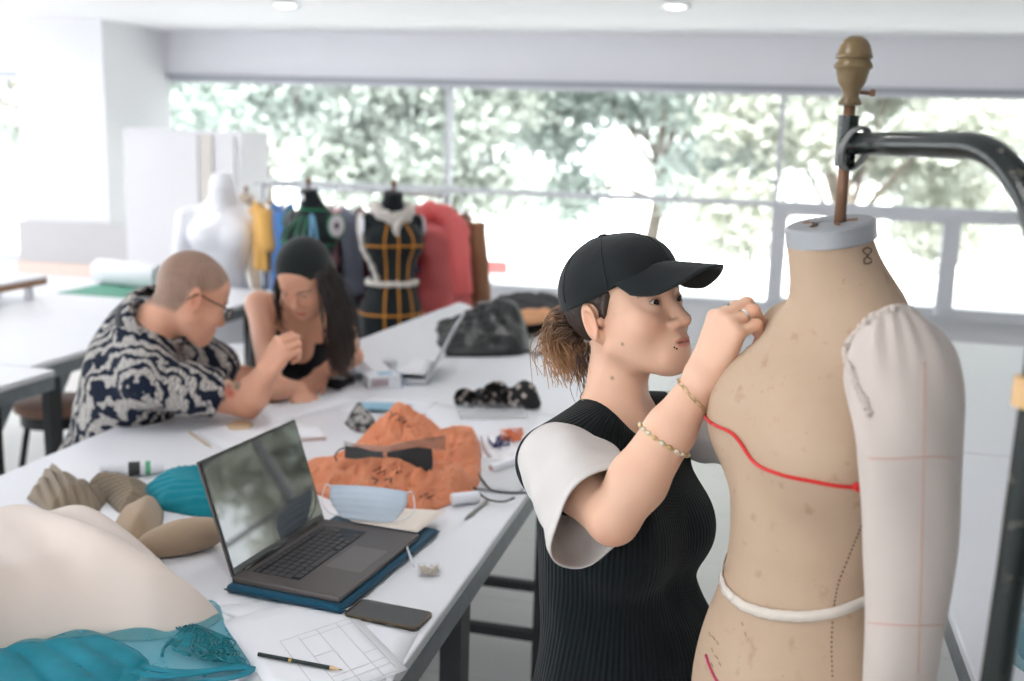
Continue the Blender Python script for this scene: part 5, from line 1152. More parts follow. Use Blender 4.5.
# clothes rack and its garments
M_rail = mat('chrome_rail', (206, 208, 212), .25, .9, var=.03)
r0, r1 = P(262, 190, 6.0), P(447, 190, 5.5); zr_ = (r0[2]+r1[2])/2; r0[2] = r1[2] = zr_
rk = thing('clothes_rack', 'chrome clothes rack behind the black dress forms', 'rack', (r1[0], r1[1], 0)); rd_ = nrm(r1-r0)
MB().tube([r0-rd_*.05, r1+rd_*.02], .008, 12).build('rail', M_rail, rk, smooth=True)
for q in (r0, r1):
    MB().tube([(q[0], q[1], .06), (q[0], q[1], zr_+.012)], .0155, 14).build('upright', M_rail, rk, smooth=True)
    n_ = np.cross(rd_, [0, 0, 1.]); MB().tube([np.array([q[0], q[1], .06])-n_*.25, np.array([q[0], q[1], .06])+n_*.25], .014, 10).build('foot', M_rail, rk, smooth=True)
def garment(lab, cat, f, w, dep, L, m, seed, puff=0, off=0.0, name='garment', turn=0.0):
    """a garment on a hanger at fraction f along the rail"""
    c = r0+(r1-r0)*f+np.cross(rd_, [0, 0, 1.])*off; t = thing(name, lab, cat, (c[0], c[1], zr_-L)); rs = np.random.RandomState(seed); ph = rs.rand(4)*6
    a = nrm(np.cross(rd_, [0, 0, 1.])*math.cos(turn)+rd_*math.sin(turn)); b = np.cross([0, 0, 1.], a); rings = []; K = 26
    for i in range(K):
        u = i/(K-1); sh = min(1, (u*K/3+.15))**.6; ring = []
        for j in range(44):
            an = 2*PI*j/44; wv = 1+.10*math.sin(an*5+ph[0]+u*2)*u+.07*math.sin(an*8+ph[1]-u*3)*u; pf = 1+puff*abs(math.sin(u*PI*6))**.6
            ring.append(c+a*math.cos(an)*w*sh*wv*(1+.12*u)*.5+b*math.sin(an)*dep*.5*wv*pf*(.55+.45*sh)+np.array([0, 0, -.07-L*u+.03*(1-sh)*0+(-.05*abs(math.cos(an))*(1-u)**4)]))
        rings.append(ring)
    MB().loft(rings).build('body', m, t, smooth=True)
    for g in (-1, 1):
        s0 = c+a*g*w*.44+np.array([0, 0, -.14]); MB().tube(spline([s0, s0+a*g*.06+np.array([0, 0, -.18]), s0+a*g*.05+b*.03+np.array([0, 0, -.42*min(1, L)])], 8), np.linspace(.055+.03*puff, .05, 17), 14, flat=.7).build('sleeve', m, t, smooth=True)
    MB().tube(spline([c+np.array([0, 0, -.09]), c+np.array([0, 0, -.02]), c+b*.012+np.array([0, 0, .016]), c+b*.024], 6), .0028, 6).build('hanger_hook', M_rail, t, smooth=True)
    MB().tube([c+a*.19+np.array([0, 0, -.12]), c+np.array([0, 0, -.08]), c-a*.19+np.array([0, 0, -.12])], .007, 8).build('hanger', M_rail, t, smooth=True)
    return t
garment('coral pink padded jacket at the right end of the rack', 'jacket', .97, .46, .24, .82, fabric('coral_nylon', (255, 142, 142), .10, 6, 300, .3, rough=.45, transl=.45), 1, .22, turn=.9)
cj = bpy.data.objects['garment']; cc_ = r0+(r1-r0)*.95-np.cross(rd_, [0, 0, 1.])*-.02; hp2 = [cc_+rd_*(.13*math.cos(t))+np.array([0, 0, -.17+.10*math.sin(t)])-V(0, .10) for t in np.linspace(-.5, PI+.7, 22)]
MB().tube(hp2, [.045+.008*math.sin(i*1.9) for i in range(22)], 12).build('hood', bpy.data.materials['coral_nylon'], cj, smooth=True)
garment('navy garment tucked beside the coral pink jacket', 'garment', .85, .40, .10, .62, fabric('navy_cloth', (40, 52, 84), .15), 2, turn=.3)
garment('brown garment peeping out behind the coral jacket and the chrome upright', 'garment', 1.0, .42, .10, .95, fabric('brown_cloth', (150, 112, 86), .2), 3, off=-.16, turn=.9)
garment('dark red coat between the two black dress forms', 'coat', .60, .44, .16, 1.0, fabric('dark_red_cloth', (112, 44, 50), .15), 4, turn=.8)
garment('slate grey coat left of the dark red coat', 'coat', .51, .44, .14, .95, fabric('slate_cloth', (112, 116, 132), .12), 5, turn=.6)
garment('pale pink blouse on the rack behind the green-taped form', 'blouse', .42, .40, .10, .6, fabric('pale_pink_cloth', (232, 172, 182), .1), 6, turn=.4)
garment('bright blue dress behind the left side of the green-taped form', 'dress', .12, .42, .14, .62, fabric('blue_print_cloth', (70, 116, 178), .3, 30), 7, turn=.7)
garment('yellow ochre top at the left end of the rack', 'top', .03, .20, .10, .40, fabric('ochre_cloth', (222, 172, 96), .12), 8, off=.05, turn=.9)
# white cabinet
cy_ = 7.35
def at_y(px, py, y):
    d = _fw+_rt*(px-512)/FPX-_up*(py-340.5)/FPX; return CAM+d*(y/d[1])
cA, cB, cC, cD = at_y(122, 127, cy_), at_y(198, 130, cy_), at_y(214, 131, cy_), at_y(240, 132, cy_); zt2 = (cA[2]+cD[2])/2
cab = thing('cabinet', 'tall white cabinet in front of the window, left of the mannequin', 'cabinet', ((cA[0]+cD[0])/2, cy_+.2, 0)); M_cab_ = mat('white_cabinet_paint', (224, 223, 227), .5, var=.02); M_cab2 = mat('warm_white_panel', (214, 208, 202), .55, var=.02)
MB().box(((cA[0]+cD[0])/2, cy_+.24, zt2/2), (cD[0]-cA[0], .44, zt2), None, .006).build('carcass', M_cab_, cab)
for x0, x1, m, nm in ((cA[0]+.008, cB[0]-.006, M_cab_, 'door'), (cB[0]+.006, cC[0]-.02, M_cab2, 'panel'), (cC[0]+.008, cD[0]-.05, M_cab_, 'door')):
    o = MB().box(((x0+x1)/2, cy_+.008, zt2/2+.02), (x1-x0, .02, zt2-.10), None, .004).build(nm, m, cab)
    if nm == 'door': MB().tube([(x1-.04, cy_-.025, .95), (x1-.04, cy_-.025, 1.07)], .006, 8).build('handle', M_rail, o, smooth=True)
# ------------------------------------------------------------------ the woman in the cap
wy = math.radians(49)                                      # how far she looks to the right of us
HF = V(math.sin(wy), -math.cos(wy), .34); HR = frame(HF)
HC = P(625, 314, 1.66); HS = 1.0
by = math.radians(50); BF = V(math.sin(by), -math.cos(by), 0); BR = frame(BF)
NB0 = P(626, 408, 1.655)                                   # pit of the neck, in the middle
def B(x, y, z): return NB0+BR@np.array([x, y, z])
S_ = B(.152, -.02, -.055); E_ = P(613, 519, 1.425); W_ = P(702, 381, 1.395)
SL = B(-.152, -.02, -.055); EL = P(790, 420, 1.66); WL = P(740, 388, 1.50)
print('arm', np.linalg.norm(S_-E_), np.linalg.norm(E_-W_), pix(S_), 'left', np.linalg.norm(SL-EL), np.linalg.norm(EL-WL), pix(SL))
def torso_prims(o=0.0, lo=0.0):
    z = (0, 0, 0)
    return [(local(f, NB0, BR), k) for f, k in [
        (ell((0, -.01, -.15), (.142+o, .092+o, .13+o)), .05), (ell((0, -.002, -.28), (.128+o+lo*.3, .090+o, .15)), .05),
        (ell((-.066, .062, -.195), (.058+o, .050+o, .056+o)), .05), (ell((.066, .062, -.195), (.058+o, .050+o, .056+o)), .05),
        (ell((0, .036, -.40), (.136+o+lo, .094+o+lo, .13)), .05), (ell((0, .034, -.56), (.178+o+lo, .124+o+lo, .17)), .08),
        (rc((.045, -.022, -.045), (.150, -.022, -.062), .048+o, .046+o), .05), (rc((-.045, -.022, -.045), (-.150, -.022, -.062), .048+o, .046+o), .05)]]
W1 = Sdf(); W1.add(bounded(local(head_sdf(.97, .94, lid=.0046), HC, HR, HS), HC, .19))
HCn = HC+HS*HR@np.array([0, -.022, -.052])
W1.add(rc(HCn, B(0, -.022, -.005), .0465, .050), .022); W1.add(rc(HC+HS*HR@np.array([.03, -.02, -.06]), B(.01, .035, -.02), .012, .010), .03)
for f, k_ in torso_prims(): W1.add(f, k_)
EW = W_-E_
for f, k_ in ((chain([S_, S_*.5+E_*.5, E_], [.046, .041, .034], .01), .03), (chain([E_, E_+EW*.28, E_+EW*.65, W_], [.034, .0395, .033, .0235], .012), .012),
              (chain([SL, EL], [.046, .037], .01), .03), (chain([EL, EL+(WL-EL)*.3, WL], [.036, .039, .023], .01), .012)): W1.add(f, k_)
HY = _rt*.37+_up*.92+_fw*-.10; HN = V(-.80, -.50, .27)
hp_, htips = hand_prims(W_+HY*.006, HY, HN, -1, [(.95, 1.15, .6), (.85, 1.15, .6), (.80, 1.2, .6), (.85, 1.25, .7)], .93, (.75, .35), .05)
hs_ = Sdf()
for f, k_ in hp_: hs_.add(f, k_)
W1.add(bounded(hs_, W_+HY*.06, .15), .012)
LT = P(768, 314, 1.365); LYd = nrm(LT-WL)
lp_, ltips = hand_prims(WL, LYd, V(-.75, .1, .6), 1, [(.25, .35, .25)]*3+[(.35, .4, .25)], .88, (.3, .1), .03)
hs_ = Sdf()
for f, k_ in lp_: hs_.add(f, k_)
W1.add(bounded(hs_, WL+LYd*.08, .16), .012)
lo = np.min([HC-.16, S_-.09, E_-.09, NB0-np.array([.22, .22, .0]), B(0, 0, -.60)-np.array([.2, .2, 0])], 0); hi = np.max([HC+.16, LT+.1, EL+.09, SL+.09, W_+.12, NB0+np.array([.2, .2, 0])], 0)
lo[2] = NB0[2]-.60
v1, q1 = sdf_mesh(W1, lo, hi, .0024)
loc = (v1-HC)@HR/HS; inhead = np.linalg.norm(loc, axis=1) < .16
SK = srgb(232, 188, 160)[:3]; col = np.array(SK)[None].repeat(len(v1), 0)
col[inhead] = head_cols(loc[inhead], SK, srgb(216, 130, 118)[:3])
bm_ = np.zeros(len(v1)); bm_[inhead] = brow_mask(loc[inhead]); col = col*(1-.75*bm_[:, None])+np.array(srgb(60, 46, 40)[:3])*.75*bm_[:, None]
for px_, py_, r in ((623, 344, .0022), (612.5, 378, .0026)):                       # moles
    m_ = trace(W1, px_, py_, 1.2, 2); dd = np.linalg.norm(v1-m_, axis=1); k_ = np.exp(-(dd/r)**2)[:, None]; col = col*(1-.8*k_)+np.array(srgb(60, 38, 32)[:3])*.8*k_
def blush(pts, r, c, a):
    global col
    for p in pts:
        k_ = a*np.exp(-(np.linalg.norm(v1-np.array(p), axis=1)/r)**2)[:, None]; col = col*(1-k_)+np.array(c)*k_
blush([E_+(E_-(S_+W_)/2)*.2], .028, np.array(SK)*[1, .72, .66], .6)
blush([htips[i][j] for i in range(4) for j in (1, 2)], .012, np.array(SK)*[1, .74, .68], .45); blush([htips[i][3] for i in range(4)]+[ltips[i][3] for i in range(4)], .012, srgb(226, 140, 116)[:3], .7)
woman = thing('person', 'woman in black cap and black ribbed vest pinning the big dress form', 'person', (NB0[0], NB0[1], 0))
np_mesh('body', v1, q1, M_skin_f, woman, col)
add_eye(HC, HR, woman, (50, 34, 26), (.12, -.12), HS)
# hair under the cap
M_hairroot = mat('dark_brown_hair', (54, 42, 36), .5, var=.3, vscale=60, bump=.35, bscale=220)
hh = Sdf(); hh.add(ell((0, -.012, .033), (.0772, .0885, .082))); hh.sect(lambda p: np.maximum(p[:, 1]-(.030-.55*np.maximum(.035-p[:, 2], 0)), -.060-.35*p[:, 1]-p[:, 2]), .006)
hh.cut(ell((.086, -.010, -.004), (.022, .026, .038)), .006); hh.cut(ell((-.086, -.010, -.004), (.022, .026, .038)), .006)
hh.add(rc((.0715, .024, .030), (.0705, .012, .004), .006, .003), .006); hh.add(rc((-.0715, .024, .030), (-.0705, .012, .004), .006, .003), .006)
hv, hq = sdf_mesh(hh, (-.1, -.13, -.09), (.1, .09, .13), .003); np_mesh('hair', hv@HR.T*HS+HC, hq, M_hairroot, woman, label='dark hair under the cap')
rs = np.random.RandomState(3); R_, T_, Md = [], [], []
for i in range(420):
    a = rs.normal(size=2); a0 = a*np.array([.012, .011]); r0_ = np.array([a0[0], -.094, .006+a0[1]])
    f = rs.rand(); tip = np.array([a0[0]*2.4+rs.normal()*.012, -.110-.030*f+rs.normal()*.007, -.026-.062*rs.rand()**.7-.008*(1-f)])
    m1 = np.array([a0[0]*1.5, -.113-.014*f, .006+a0[1]*1.2]); m2 = np.array([a0[0]*2.2, -.120-.026*f, -.022+.009*rs.normal()])
    for l, p in zip((R_, T_), (r0_, tip)): l.append(HC+HS*HR@p)
    Md.append((HC+HS*HR@m1, HC+HS*HR@m2))
strands('ponytail', R_, T_, Md, M_hair, woman, (srgb(74, 52, 40)[:3], srgb(206, 156, 112)[:3]), .0013, .0005, 5, .003)
R_, T_, Md = [], [], []
for i in range(60):
    x = .05*rs.uniform(-1, 1); p0 = np.array([x, -.075, -.045+.01*rs.normal()]); p1 = p0+np.array([.01*rs.normal(), -.006+.012*rs.normal(), -.05-.03*rs.rand()])
    R_.append(HC+HS*HR@p0); T_.append(HC+HS*HR@p1); Md.append((HC+HS*HR@(p0*.7+p1*.3+np.array([0, -.006, 0])), HC+HS*HR@(p0*.35+p1*.65+np.array([0, -.008, 0]))))
strands('loose_strand', R_, T_, Md, M_hair, woman, (srgb(60, 44, 36)[:3], srgb(120, 88, 66)[:3]), .0008, .0003, 6, .003)
# cap
M_cap = fabric('black_cotton_twill', (34, 38, 39), .25, 14, 1100, .35, fold=1.0, fscale=26, sheen=.12)
cs = Sdf(); cs.add(ell((0, -.010, .040), (.0825, .0945, .0870))); cs.add(ell((0, .045, .060), (.062, .052, .050)), .03)
RIM = lambda x, y: .036+.16*(y+.05)-1.2*np.maximum(np.abs(x)-.03, 0)*.25
cs.sect(lambda p: RIM(p[:, 0], p[:, 1])-p[:, 2], .002); cs.cut(ell((0, -.010, .034), (.0785, .0905, .083)), .002)
cs.cut(ell((0, -.125, .012), (.034, .06, .028)), .003)
cv, cq = sdf_mesh(cs, (-.1, -.14, -.02), (.1, .12, .16), .0026)
capo = np_mesh('cap_crown', cv@HR.T*HS+HC, cq, M_cap, woman, label='black cotton cap crown')
outer = Sdf(); outer.add(ell((0, -.010, .040), (.0825, .0945, .0870))); outer.add(ell((0, .045, .060), (.062, .052, .050)), .03)
mb = MB()
for a in np.radians([0, 60, 120, 180, 240, 300]):
    pts = []
    for t in np.linspace(.03, 1.62, 26):
        d = np.array([math.sin(a)*math.sin(t), math.cos(a)*math.sin(t), math.cos(t)]); s = np.linspace(.05, .13, 120); p = np.array([0, -.010, .04])+d*s[:, None]; i = np.argmax(outer(p) > .0002); p = p[i]
        if p[2] > RIM(p[0], p[1])+.001: pts.append(HC+HS*HR@p)
    if len(pts) > 3:
        mb.tube(pts, .0010, 6)
mb.build('seam', M_cap, capo, smooth=True)
MB().lathe([(.0085, -.004), (.0085, .001), (.006, .0038), (.001, .0048)], HC+HS*HR@np.array([0, -.010, .1268]), HR[:, 2], 20).build('button', M_cap, capo, smooth=True)
def vis(u, v):
    a = (u*2-1)*math.radians(66); rimx = .0775*np.sin(a); rimy = .012+.081*np.cos(a); ex = .090*np.maximum(np.cos(a*1.25), 0)**.62
    x = rimx*(1+.06*v); y = rimy+ex*v; z0 = RIM(rimx, rimy)+.004; z = z0-.30*ex*v-(x/.07)**2*.022*np.minimum(1, ex*v/.05)
    return np.stack([x, y, z], 1)@HR.T*HS+HC
vo = grid_mesh('cap_brim', 41, 15, vis, M_cap, woman, .0034, label='curved black cap brim'); vo.modifiers['s'].offset = 0
mb = MB()
for vv in (.15, .3, .45, .6, .75, .9): mb.tube(vis(np.linspace(.02, .98, 40), np.full(40, vv))+HR[:, 2]*.0018, .0005, 4)
mb.build('brim_stitching', M_cap, vo, smooth=True)
# vest
M_vest = NB('black_rib_knit'); k = M_vest; r_ = k.attr('rib', 'Fac'); sw = k.math('SINE', k.math('MULTIPLY', r_, 1.0)); n = k.noise(9, 3)
k.link(k.mix(k.math('MULTIPLY', k.math('ADD', sw, 1.0), .5), srgb(18, 24, 26), srgb(27, 34, 36)), k.b.inputs['Base Color']); k.b.inputs['Roughness'].default_value = .95; k.b.inputs['Specular IOR Level'].default_value = .15; k.b.inputs['Sheen Weight'].default_value = .08
k.bump(sw, .5, .0015); M_vest = k.m
vs_ = Sdf()
for f, k_ in torso_prims(.013, .022): vs_.add(f, k_)
vs_.add(local(rc((.0, -.02, -.02), (.0, -.02, -.03), .05, .055), NB0, BR), .03)
vs_.cut(local(rc((0, .055, .030), (0, -.030, .062), .066, .060), NB0, BR), .010)
for g in (-1, 1): vs_.sect(local(half((g*.184, 0, -.1), (g*1, .12, .05)), NB0, BR), .01)
vs_.cut(local(half((0, 0, -.60), (0, 0, 1)), NB0, BR), .004)
vlo = NB0-np.array([.27, .27, .64]); vhi = NB0+np.array([.27, .27, .09])
# under the arm the vest stands clear of the sleeve
vv, vq = sdf_mesh(vs_, vlo, vhi, .0045)
fold = fbm(vv[:, 2]*14, np.arctan2(*((vv-NB0)@BR)[:, :2].T)*5, 3)*.004; lv = (vv-NB0)@BR; ang = np.arctan2(lv[:, 0], lv[:, 1])
nrmv = np.stack([lv[:, 0], lv[:, 1], 0*ang], 1); nrmv /= np.maximum(1e-6, np.linalg.norm(nrmv, axis=1))[:, None]
wgt = np.clip((-lv[:, 2]-.12)/.2, 0, 1)
vv = vv+(nrmv@BR.T)*(fold*wgt)[:, None]
vest = np_mesh('vest', vv, vq, M_vest, woman, label='black ribbed sleeveless knit vest'); set_float(vest.data, 'rib', ang*120+6*np.sin(lv[:, 2]*3))
nl = [B(.066*math.sin(t)*1.0, .0, 0) for t in np.linspace(0, 2*PI, 40)]
# tee sleeve
M_tee = fabric('white_jersey', (212, 207, 203), .04, 12, 1200, .25, fold=.8, fscale=16)
def sleeve(S, E, rs_, t1, sag, parent, name='tee_sleeve', u0=None, m=M_tee, seed=0, ell_=(1, 1), n=64, th=.0022):
    S = np.array(S); E = np.array(E); d = nrm(E-S); L = np.linalg.norm(E-S)*t1; u = np.array(u0 if u0 is not None else [0, 0, -1.]); u = nrm(u-d*(u@d)); w_ = np.cross(d, u); rings = []; K = 34
    ph = np.random.RandomState(seed).rand(6)*6
    for i in range(K):
        t = i/(K-1); r = np.interp(t, np.linspace(0, 1, len(rs_)), rs_); c = S+d*L*t+np.array(sag)*t*t; ring = []
        for j in range(n):
            a = 2*PI*j/n; wr = (.0035*math.sin(a*3+ph[0]+t*2.2)+.0024*math.sin(a*5-t*5+ph[1])+.002*math.sin(t*17+a*2+ph[2]))*min(1, t*2.0)
            e0 = 1+(ell_[0]-1)*t; e1 = 1+(ell_[1]-1)*t
            ring.append(c+(u*math.cos(a)*(r*e0+wr)+w_*math.sin(a)*(r*e1+wr)))
        rings.append(ring)
    rings.append([np.array(p)-d*.0005+(rings[-1][0]-rings[-1][0]) for p in rings[-1]])
    o = MB().loft(rings[:-1], caps=False).build(name, m, parent, smooth=True); solidify(o, th, 0)
    hem = [np.mean(rings[-5], 0)+(np.array(p)-np.mean(rings[-5], 0))*1.012 for p in rings[-5]]; MB().tube(hem+[hem[0]], .0007, 5).build('hem_stitching', m, o, smooth=True)
    return o
dn = -_up*.86-_rt*.45
sleeve(S_+(S_-E_)*.12, E_, [.050, .060, .066, .068, .070, .071], .86, dn*.014, woman, u0=dn, seed=4, ell_=(1.18, .92))
sleeve(SL, EL, [.050, .058, .062, .062], .7, [0, 0, -.01], woman, seed=5)
# jewellery
M_silver = mat('silver', (200, 196, 190), .22, 1, var=.05); M_gold = mat('soft_gold', (206, 178, 130), .3, .9, var=.05); M_pearl = mat('pearl', (226, 214, 190), .25, 0, var=.05, coat=.5)
rp = limb_ring(W1, E_, W_, .58, 60, .0015); mb = MB(); mb.tube(rp, .0014, 6)
br = mb.build('bracelet', M_gold, woman, smooth=True, label='pearl bead bracelet')
for i in range(0, 60, 3):
    o = MB().lathe([(.0005, -.0042), (.0026, -.0032), (.0036, 0), (.0026, .0032), (.0005, .0042)], rp[i], rp[(i+1) % 60]-rp[i], 12).build('bead', M_pearl if (i//3) % 3 else M_gold, br, smooth=True)
rp = limb_ring(W1, E_, W_, .90, 56, .0016, tilt=nrm(W_-E_)+.35*_up*-1+.0*_rt); cb = MB()
for i in range(0, 56, 4):
    c = (rp[i]+rp[i+4])/2; t = nrm(rp[i+4]-rp[i]); r = np.linalg.norm(rp[i+4]-rp[i])*.56; nn_ = nrm(c-(W_)); s_ = nrm(np.cross(nn_, t)) if (i//4) % 2 == 0 else nn_
    cb.tube([c+t*r*math.cos(a)+s_*.0030*math.sin(a) for a in np.linspace(0, 2*PI, 17)], .00085, 6, caps=False)
cb.build('chain_bracelet', M_gold, woman, smooth=True, label='fine link chain bracelet')
for i, nm, big in ((0, 'silver_ring', 1), (2, 'grey_ring', 0)):
    a, b = htips[i][0], htips[i][1]; mb = MB(); rr = blob_ring(a+(b-a)*.62, b-a, .0093, .0012, MB(), 30).v; rr = [np.mean(np.array(rr[j:j+8]), 0) for j in range(0, len(rr), 8)]
    for off_ in ((-.0018, .0, .0018) if big else (-.001, .001)): mb.tube([p+nrm(b-a)*off_ for p in rr], .0012, 6, caps=False)
    mb.build('finger_ring', M_silver, woman, smooth=True)
nk = [project(W1, np.array([B(.052*math.sin(t), -.012+.058*math.cos(t), -.012-.030*max(0, math.cos(t))+.03*max(0, -math.cos(t)))]), 6, .0012)[0] for t in np.linspace(0, 2*PI, 61)]
MB().tube(nk, .0008, 6, caps=False).build('necklace', M_silver, woman, smooth=True)
er = HC+HS*HR@np.array([.0745, .001, -.012]); MB().lathe([(.0004, .003), (.0016, .002), (.0016, -.002), (.0004, -.003)], er, HR[:, 0], 12).build('earring', M_silver, woman, smooth=True)
pc_ = trace(W1, 674, 347.5, 1.2, 2)
for d_ in ((0, 0), (2.2, 1.3)): MB().lathe([(.0003, .0016), (.0013, .0008), (.0013, -.0008), (.0003, -.0016)], pc_+_rt*d_[0]*.0015-_up*d_[1]*.0015, HF, 12).build('lip_stud', mat('dark_stud', (60, 56, 56), .25, .9), woman, smooth=True)
# trousers and shoes (below the frame)
M_trs = fabric('charcoal_trousers', (38, 40, 44), .15, 10, 900, .3, fold=.6)
for g in (-1, 1):
    rings = []
    for z, rx, ry, x in ((-.60, .085, .098, .075), (-.72, .082, .090, .082), (-.95, .066, .072, .085), (-1.2, .056, .062, .088), (-1.40, .052, .058, .09)):
        rings.append([B(g*x+rx*math.sin(t), -.012+ry*math.cos(t), max(z, .04-NB0[2])) for t in np.linspace(0, 2*PI, 33)[:-1]])
    MB().loft(rings).build('trouser_leg', M_trs, woman, smooth=True)
    sh = Sdf(); sh.add(ell((g*.09, .03, .045-NB0[2]), (.044, .09, .045))); sh.add(ell((g*.09, .11, .035-NB0[2]), (.045, .065, .035)), .03); sh.cut(half((0, 0, .004-NB0[2]), (0, 0, 1)), .006)
    a_, b_ = sdf_mesh(local(sh, NB0, BR), B(g*.09, .05, 0)-np.array([.17, .17, NB0[2]+.02]), B(g*.09, .05, 0)+np.array([.17, .17, .14-NB0[2]]), .006); np_mesh('shoe', a_, b_, mat('white_canvas_shoe', (212, 210, 208), .7), woman)
# ------------------------------------------------------------------ the man in the leaf-print shirt
def tframe(F, U):
    U = nrm(U); R = nrm(np.cross(F, U)); return np.stack([R, np.cross(U, R), U], 1)
mHC = P(189, 297, 3.02); mHF = V(.74, .52, -.45); mHR = frame(mHF); mHS = 1.13
mN = P(153, 326, 3.06); mHip = P(98, 505, 3.28); mBR = tframe(V(.90, .36), mN-mHip); mL = np.linalg.norm(mN-mHip)
mS, mE, mW = mN+mBR@np.array([.185, -.0, -.075]), T(248, 402, .055), P(266, 372, 3.0)
mSl, mEl, mWl = mN+mBR@np.array([-.185, .02, -.075]), P(236, 380, 3.42), T(262, 381, .035)
print('man', np.round(mN, 2), np.round(mHip, 2), np.linalg.norm(mS-mE), np.linalg.norm(mE-mW), pix(mS), np.linalg.norm(mSl-mEl), np.linalg.norm(mEl-mWl))
def man_torso(o):
    return [(local(f, mN, mBR), k) for f, k in ((ell((0, -.015, -.18), (.180+o, .125+o, .19+o)), .06), (ell((0, .025, -.38), (.178+o, .150+o, .19)), .08), (ell((0, -.0, -.56), (.185+o, .145+o, .15)), .08),
            (rc((.05, -.02, -.035), (.180, -.005, -.075), .064+o, .062+o), .05), (rc((-.05, -.02, -.035), (-.180, -.005, -.075), .064+o, .062+o), .05))]
MS = Sdf(); MS.add(bounded(local(head_sdf(1.04, 1.15), mHC, mHR, mHS), mHC, .21)); MS.add(rc(mHC+mHR@np.array([0, -.03, -.05]), mN+mBR@np.array([0, -.01, -.02]), .062, .068), .03)
for f, k_ in man_torso(0): MS.add(f, k_)
for f, k_ in ((chain([mS, mE], [.058, .046], .01), .03), (chain([mE, mE+(mW-mE)*.3, mW], [.045, .050, .031], .01), .012), (chain([mSl, mEl], [.058, .046], .01), .03), (chain([mEl, mEl+(mWl-mEl)*.3, mWl], [.044, .047, .03], .01), .012)): MS.add(f, k_)
hy = nrm(P(284, 345, 2.97)-mW); mh = Sdf(); hpm, mt1 = hand_prims(mW+hy*.005, hy, V(-.1, -.75, .65), -1, [(1.1, 1.4, .9)]*4, 1.08, (.9, .6), .03)
for f, k_ in hpm: mh.add(f, k_)
MS.add(bounded(mh, mW+hy*.07, .17), .012)
mh = Sdf(); hpm, mt2 = hand_prims(mWl, T(266, 405, .015)-mWl, V(-.2, -.3, .9), 1, [(.25, .5, .3)]*4, 1.05, (.3, .2), .06)
for f, k_ in hpm: mh.add(f, k_)
MS.add(bounded(mh, mWl+nrm(T(266, 405, .015)-mWl)*.08, .18), .012)
allp = np.array([mHC, mN, mHip, mS, mE, mW, mSl, mEl, mWl]); v2, q2 = sdf_mesh(MS, allp.min(0)-.26, allp.max(0)+np.array([.26, .26, .2]), .0042)
SKM = np.array(srgb(224, 168, 140)[:3]); col = SKM[None].repeat(len(v2), 0); loc = (v2-mHC)@mHR/mHS; ih = np.linalg.norm(loc, axis=1) < .15
col[ih] = head_cols(loc[ih], SKM, srgb(176, 104, 92)[:3]); bm_ = np.zeros(len(v2)); bm_[ih] = brow_mask(loc[ih]); col = col*(1-.8*bm_[:, None])+np.array(srgb(50, 40, 36)[:3])*.8*bm_[:, None]
hl_ = np.interp(loc[:, 1], [-.10, -.035, -.018, .004, .03, .055, .075], [-.062, -.054, .004, .020, .032, .066, .078]); hair = np.clip((loc[:, 2]-hl_)/.016, 0, 1)*ih*(np.abs(loc[:, 0]) < .0775)*(loc[:, 1] < .088)
hn = .85+.25*fbm(loc[:, 0]*300, loc[:, 1]*300+loc[:, 2]*260, 3, 3); col = col*(1-.72*hair[:, None])+np.array(srgb(124, 112, 101)[:3])[None]*hn[:, None]*.72*hair[:, None]
def tint(col, V_, p, r, c, a):
    k_ = a*np.clip(1.4-np.linalg.norm((V_-p), axis=1)/r, 0, 1)[:, None]; k_ = np.minimum(k_, a); return col*(1-k_)+np.array(c)*k_
for px_, py_, r, c in ((236, 383, .016, (120, 120, 104)), (238, 387, .012, (104, 108, 96)), (230, 393, .014, (196, 92, 84)), (226, 389, .010, (206, 116, 100)), (218, 391, .013, (200, 90, 86)), (222, 398, .011, (66, 66, 74)), (229, 386, .009, (128, 116, 100)), (213, 394, .009, (190, 110, 100))):
    col = tint(col, v2, trace(MS, px_, py_, 2, 4), r, srgb(*c)[:3], .8)
man = thing('person', 'man with cropped hair, glasses and a leaf-print shirt leaning on the table', 'person', (mHip[0], mHip[1], 0)); np_mesh('body', v2, q2, M_skin_m, man, col); add_eye(mHC, mHR, man, (48, 34, 28), (0, -.2), mHS)
# shirt
k = NB('leaf_print_cotton'); cc = k.coord(); n1 = k.noise(8.5, 2, .5, cc, 1.6); 
wv = k.new('ShaderNodeTexWave'); wv.wave_type = 'RINGS'; k.link(cc, wv.inputs['Vector']); wv.inputs['Scale'].default_value = 9; wv.inputs['Distortion'].default_value = 9; wv.inputs['Detail'].default_value = 2; wv.inputs['Detail Scale'].default_value = 1.6
w2 = k.new('ShaderNodeTexWave'); k.link(cc, w2.inputs['Vector']); w2.inputs['Scale'].default_value = 46; w2.inputs['Distortion'].default_value = 12; w2.inputs['Detail'].default_value = 2
leaf = k.ramp(k.math('ADD', k.math('MULTIPLY', n1, .75), k.math('MULTIPLY', wv.outputs['Fac'], .35)), [(.53, (0, 0, 0)), (.56, (1, 1, 1))])
lines = k.ramp(w2.outputs['Fac'], [(.26, srgb(92, 92, 98)), (.42, srgb(206, 200, 192))]); k.link(k.mix(leaf, srgb(26, 34, 50), lines), k.b.inputs['Base Color']); k.b.inputs['Roughness'].default_value = .85; k.b.inputs['Specular IOR Level'].default_value = .2; k.bump(k.noise(8, 3, .5, dist=1), .3, .02); M_leaf = k.m
ss = Sdf()
for f, k_ in man_torso(.014): ss.add(f, k_)
ss.add(chain([mS, mS+(mE-mS)*.42, mS+(mE-mS)*.74], [.074, .076, .072], .02), .03); ss.add(chain([mSl, mSl+(mEl-mSl)*.75], [.074, .076], .02), .03); ss.add(rc(mN+mBR@np.array([0, -.02, .0]), mN+mBR@np.array([0, -.03, -.04]), .066, .075), .03)
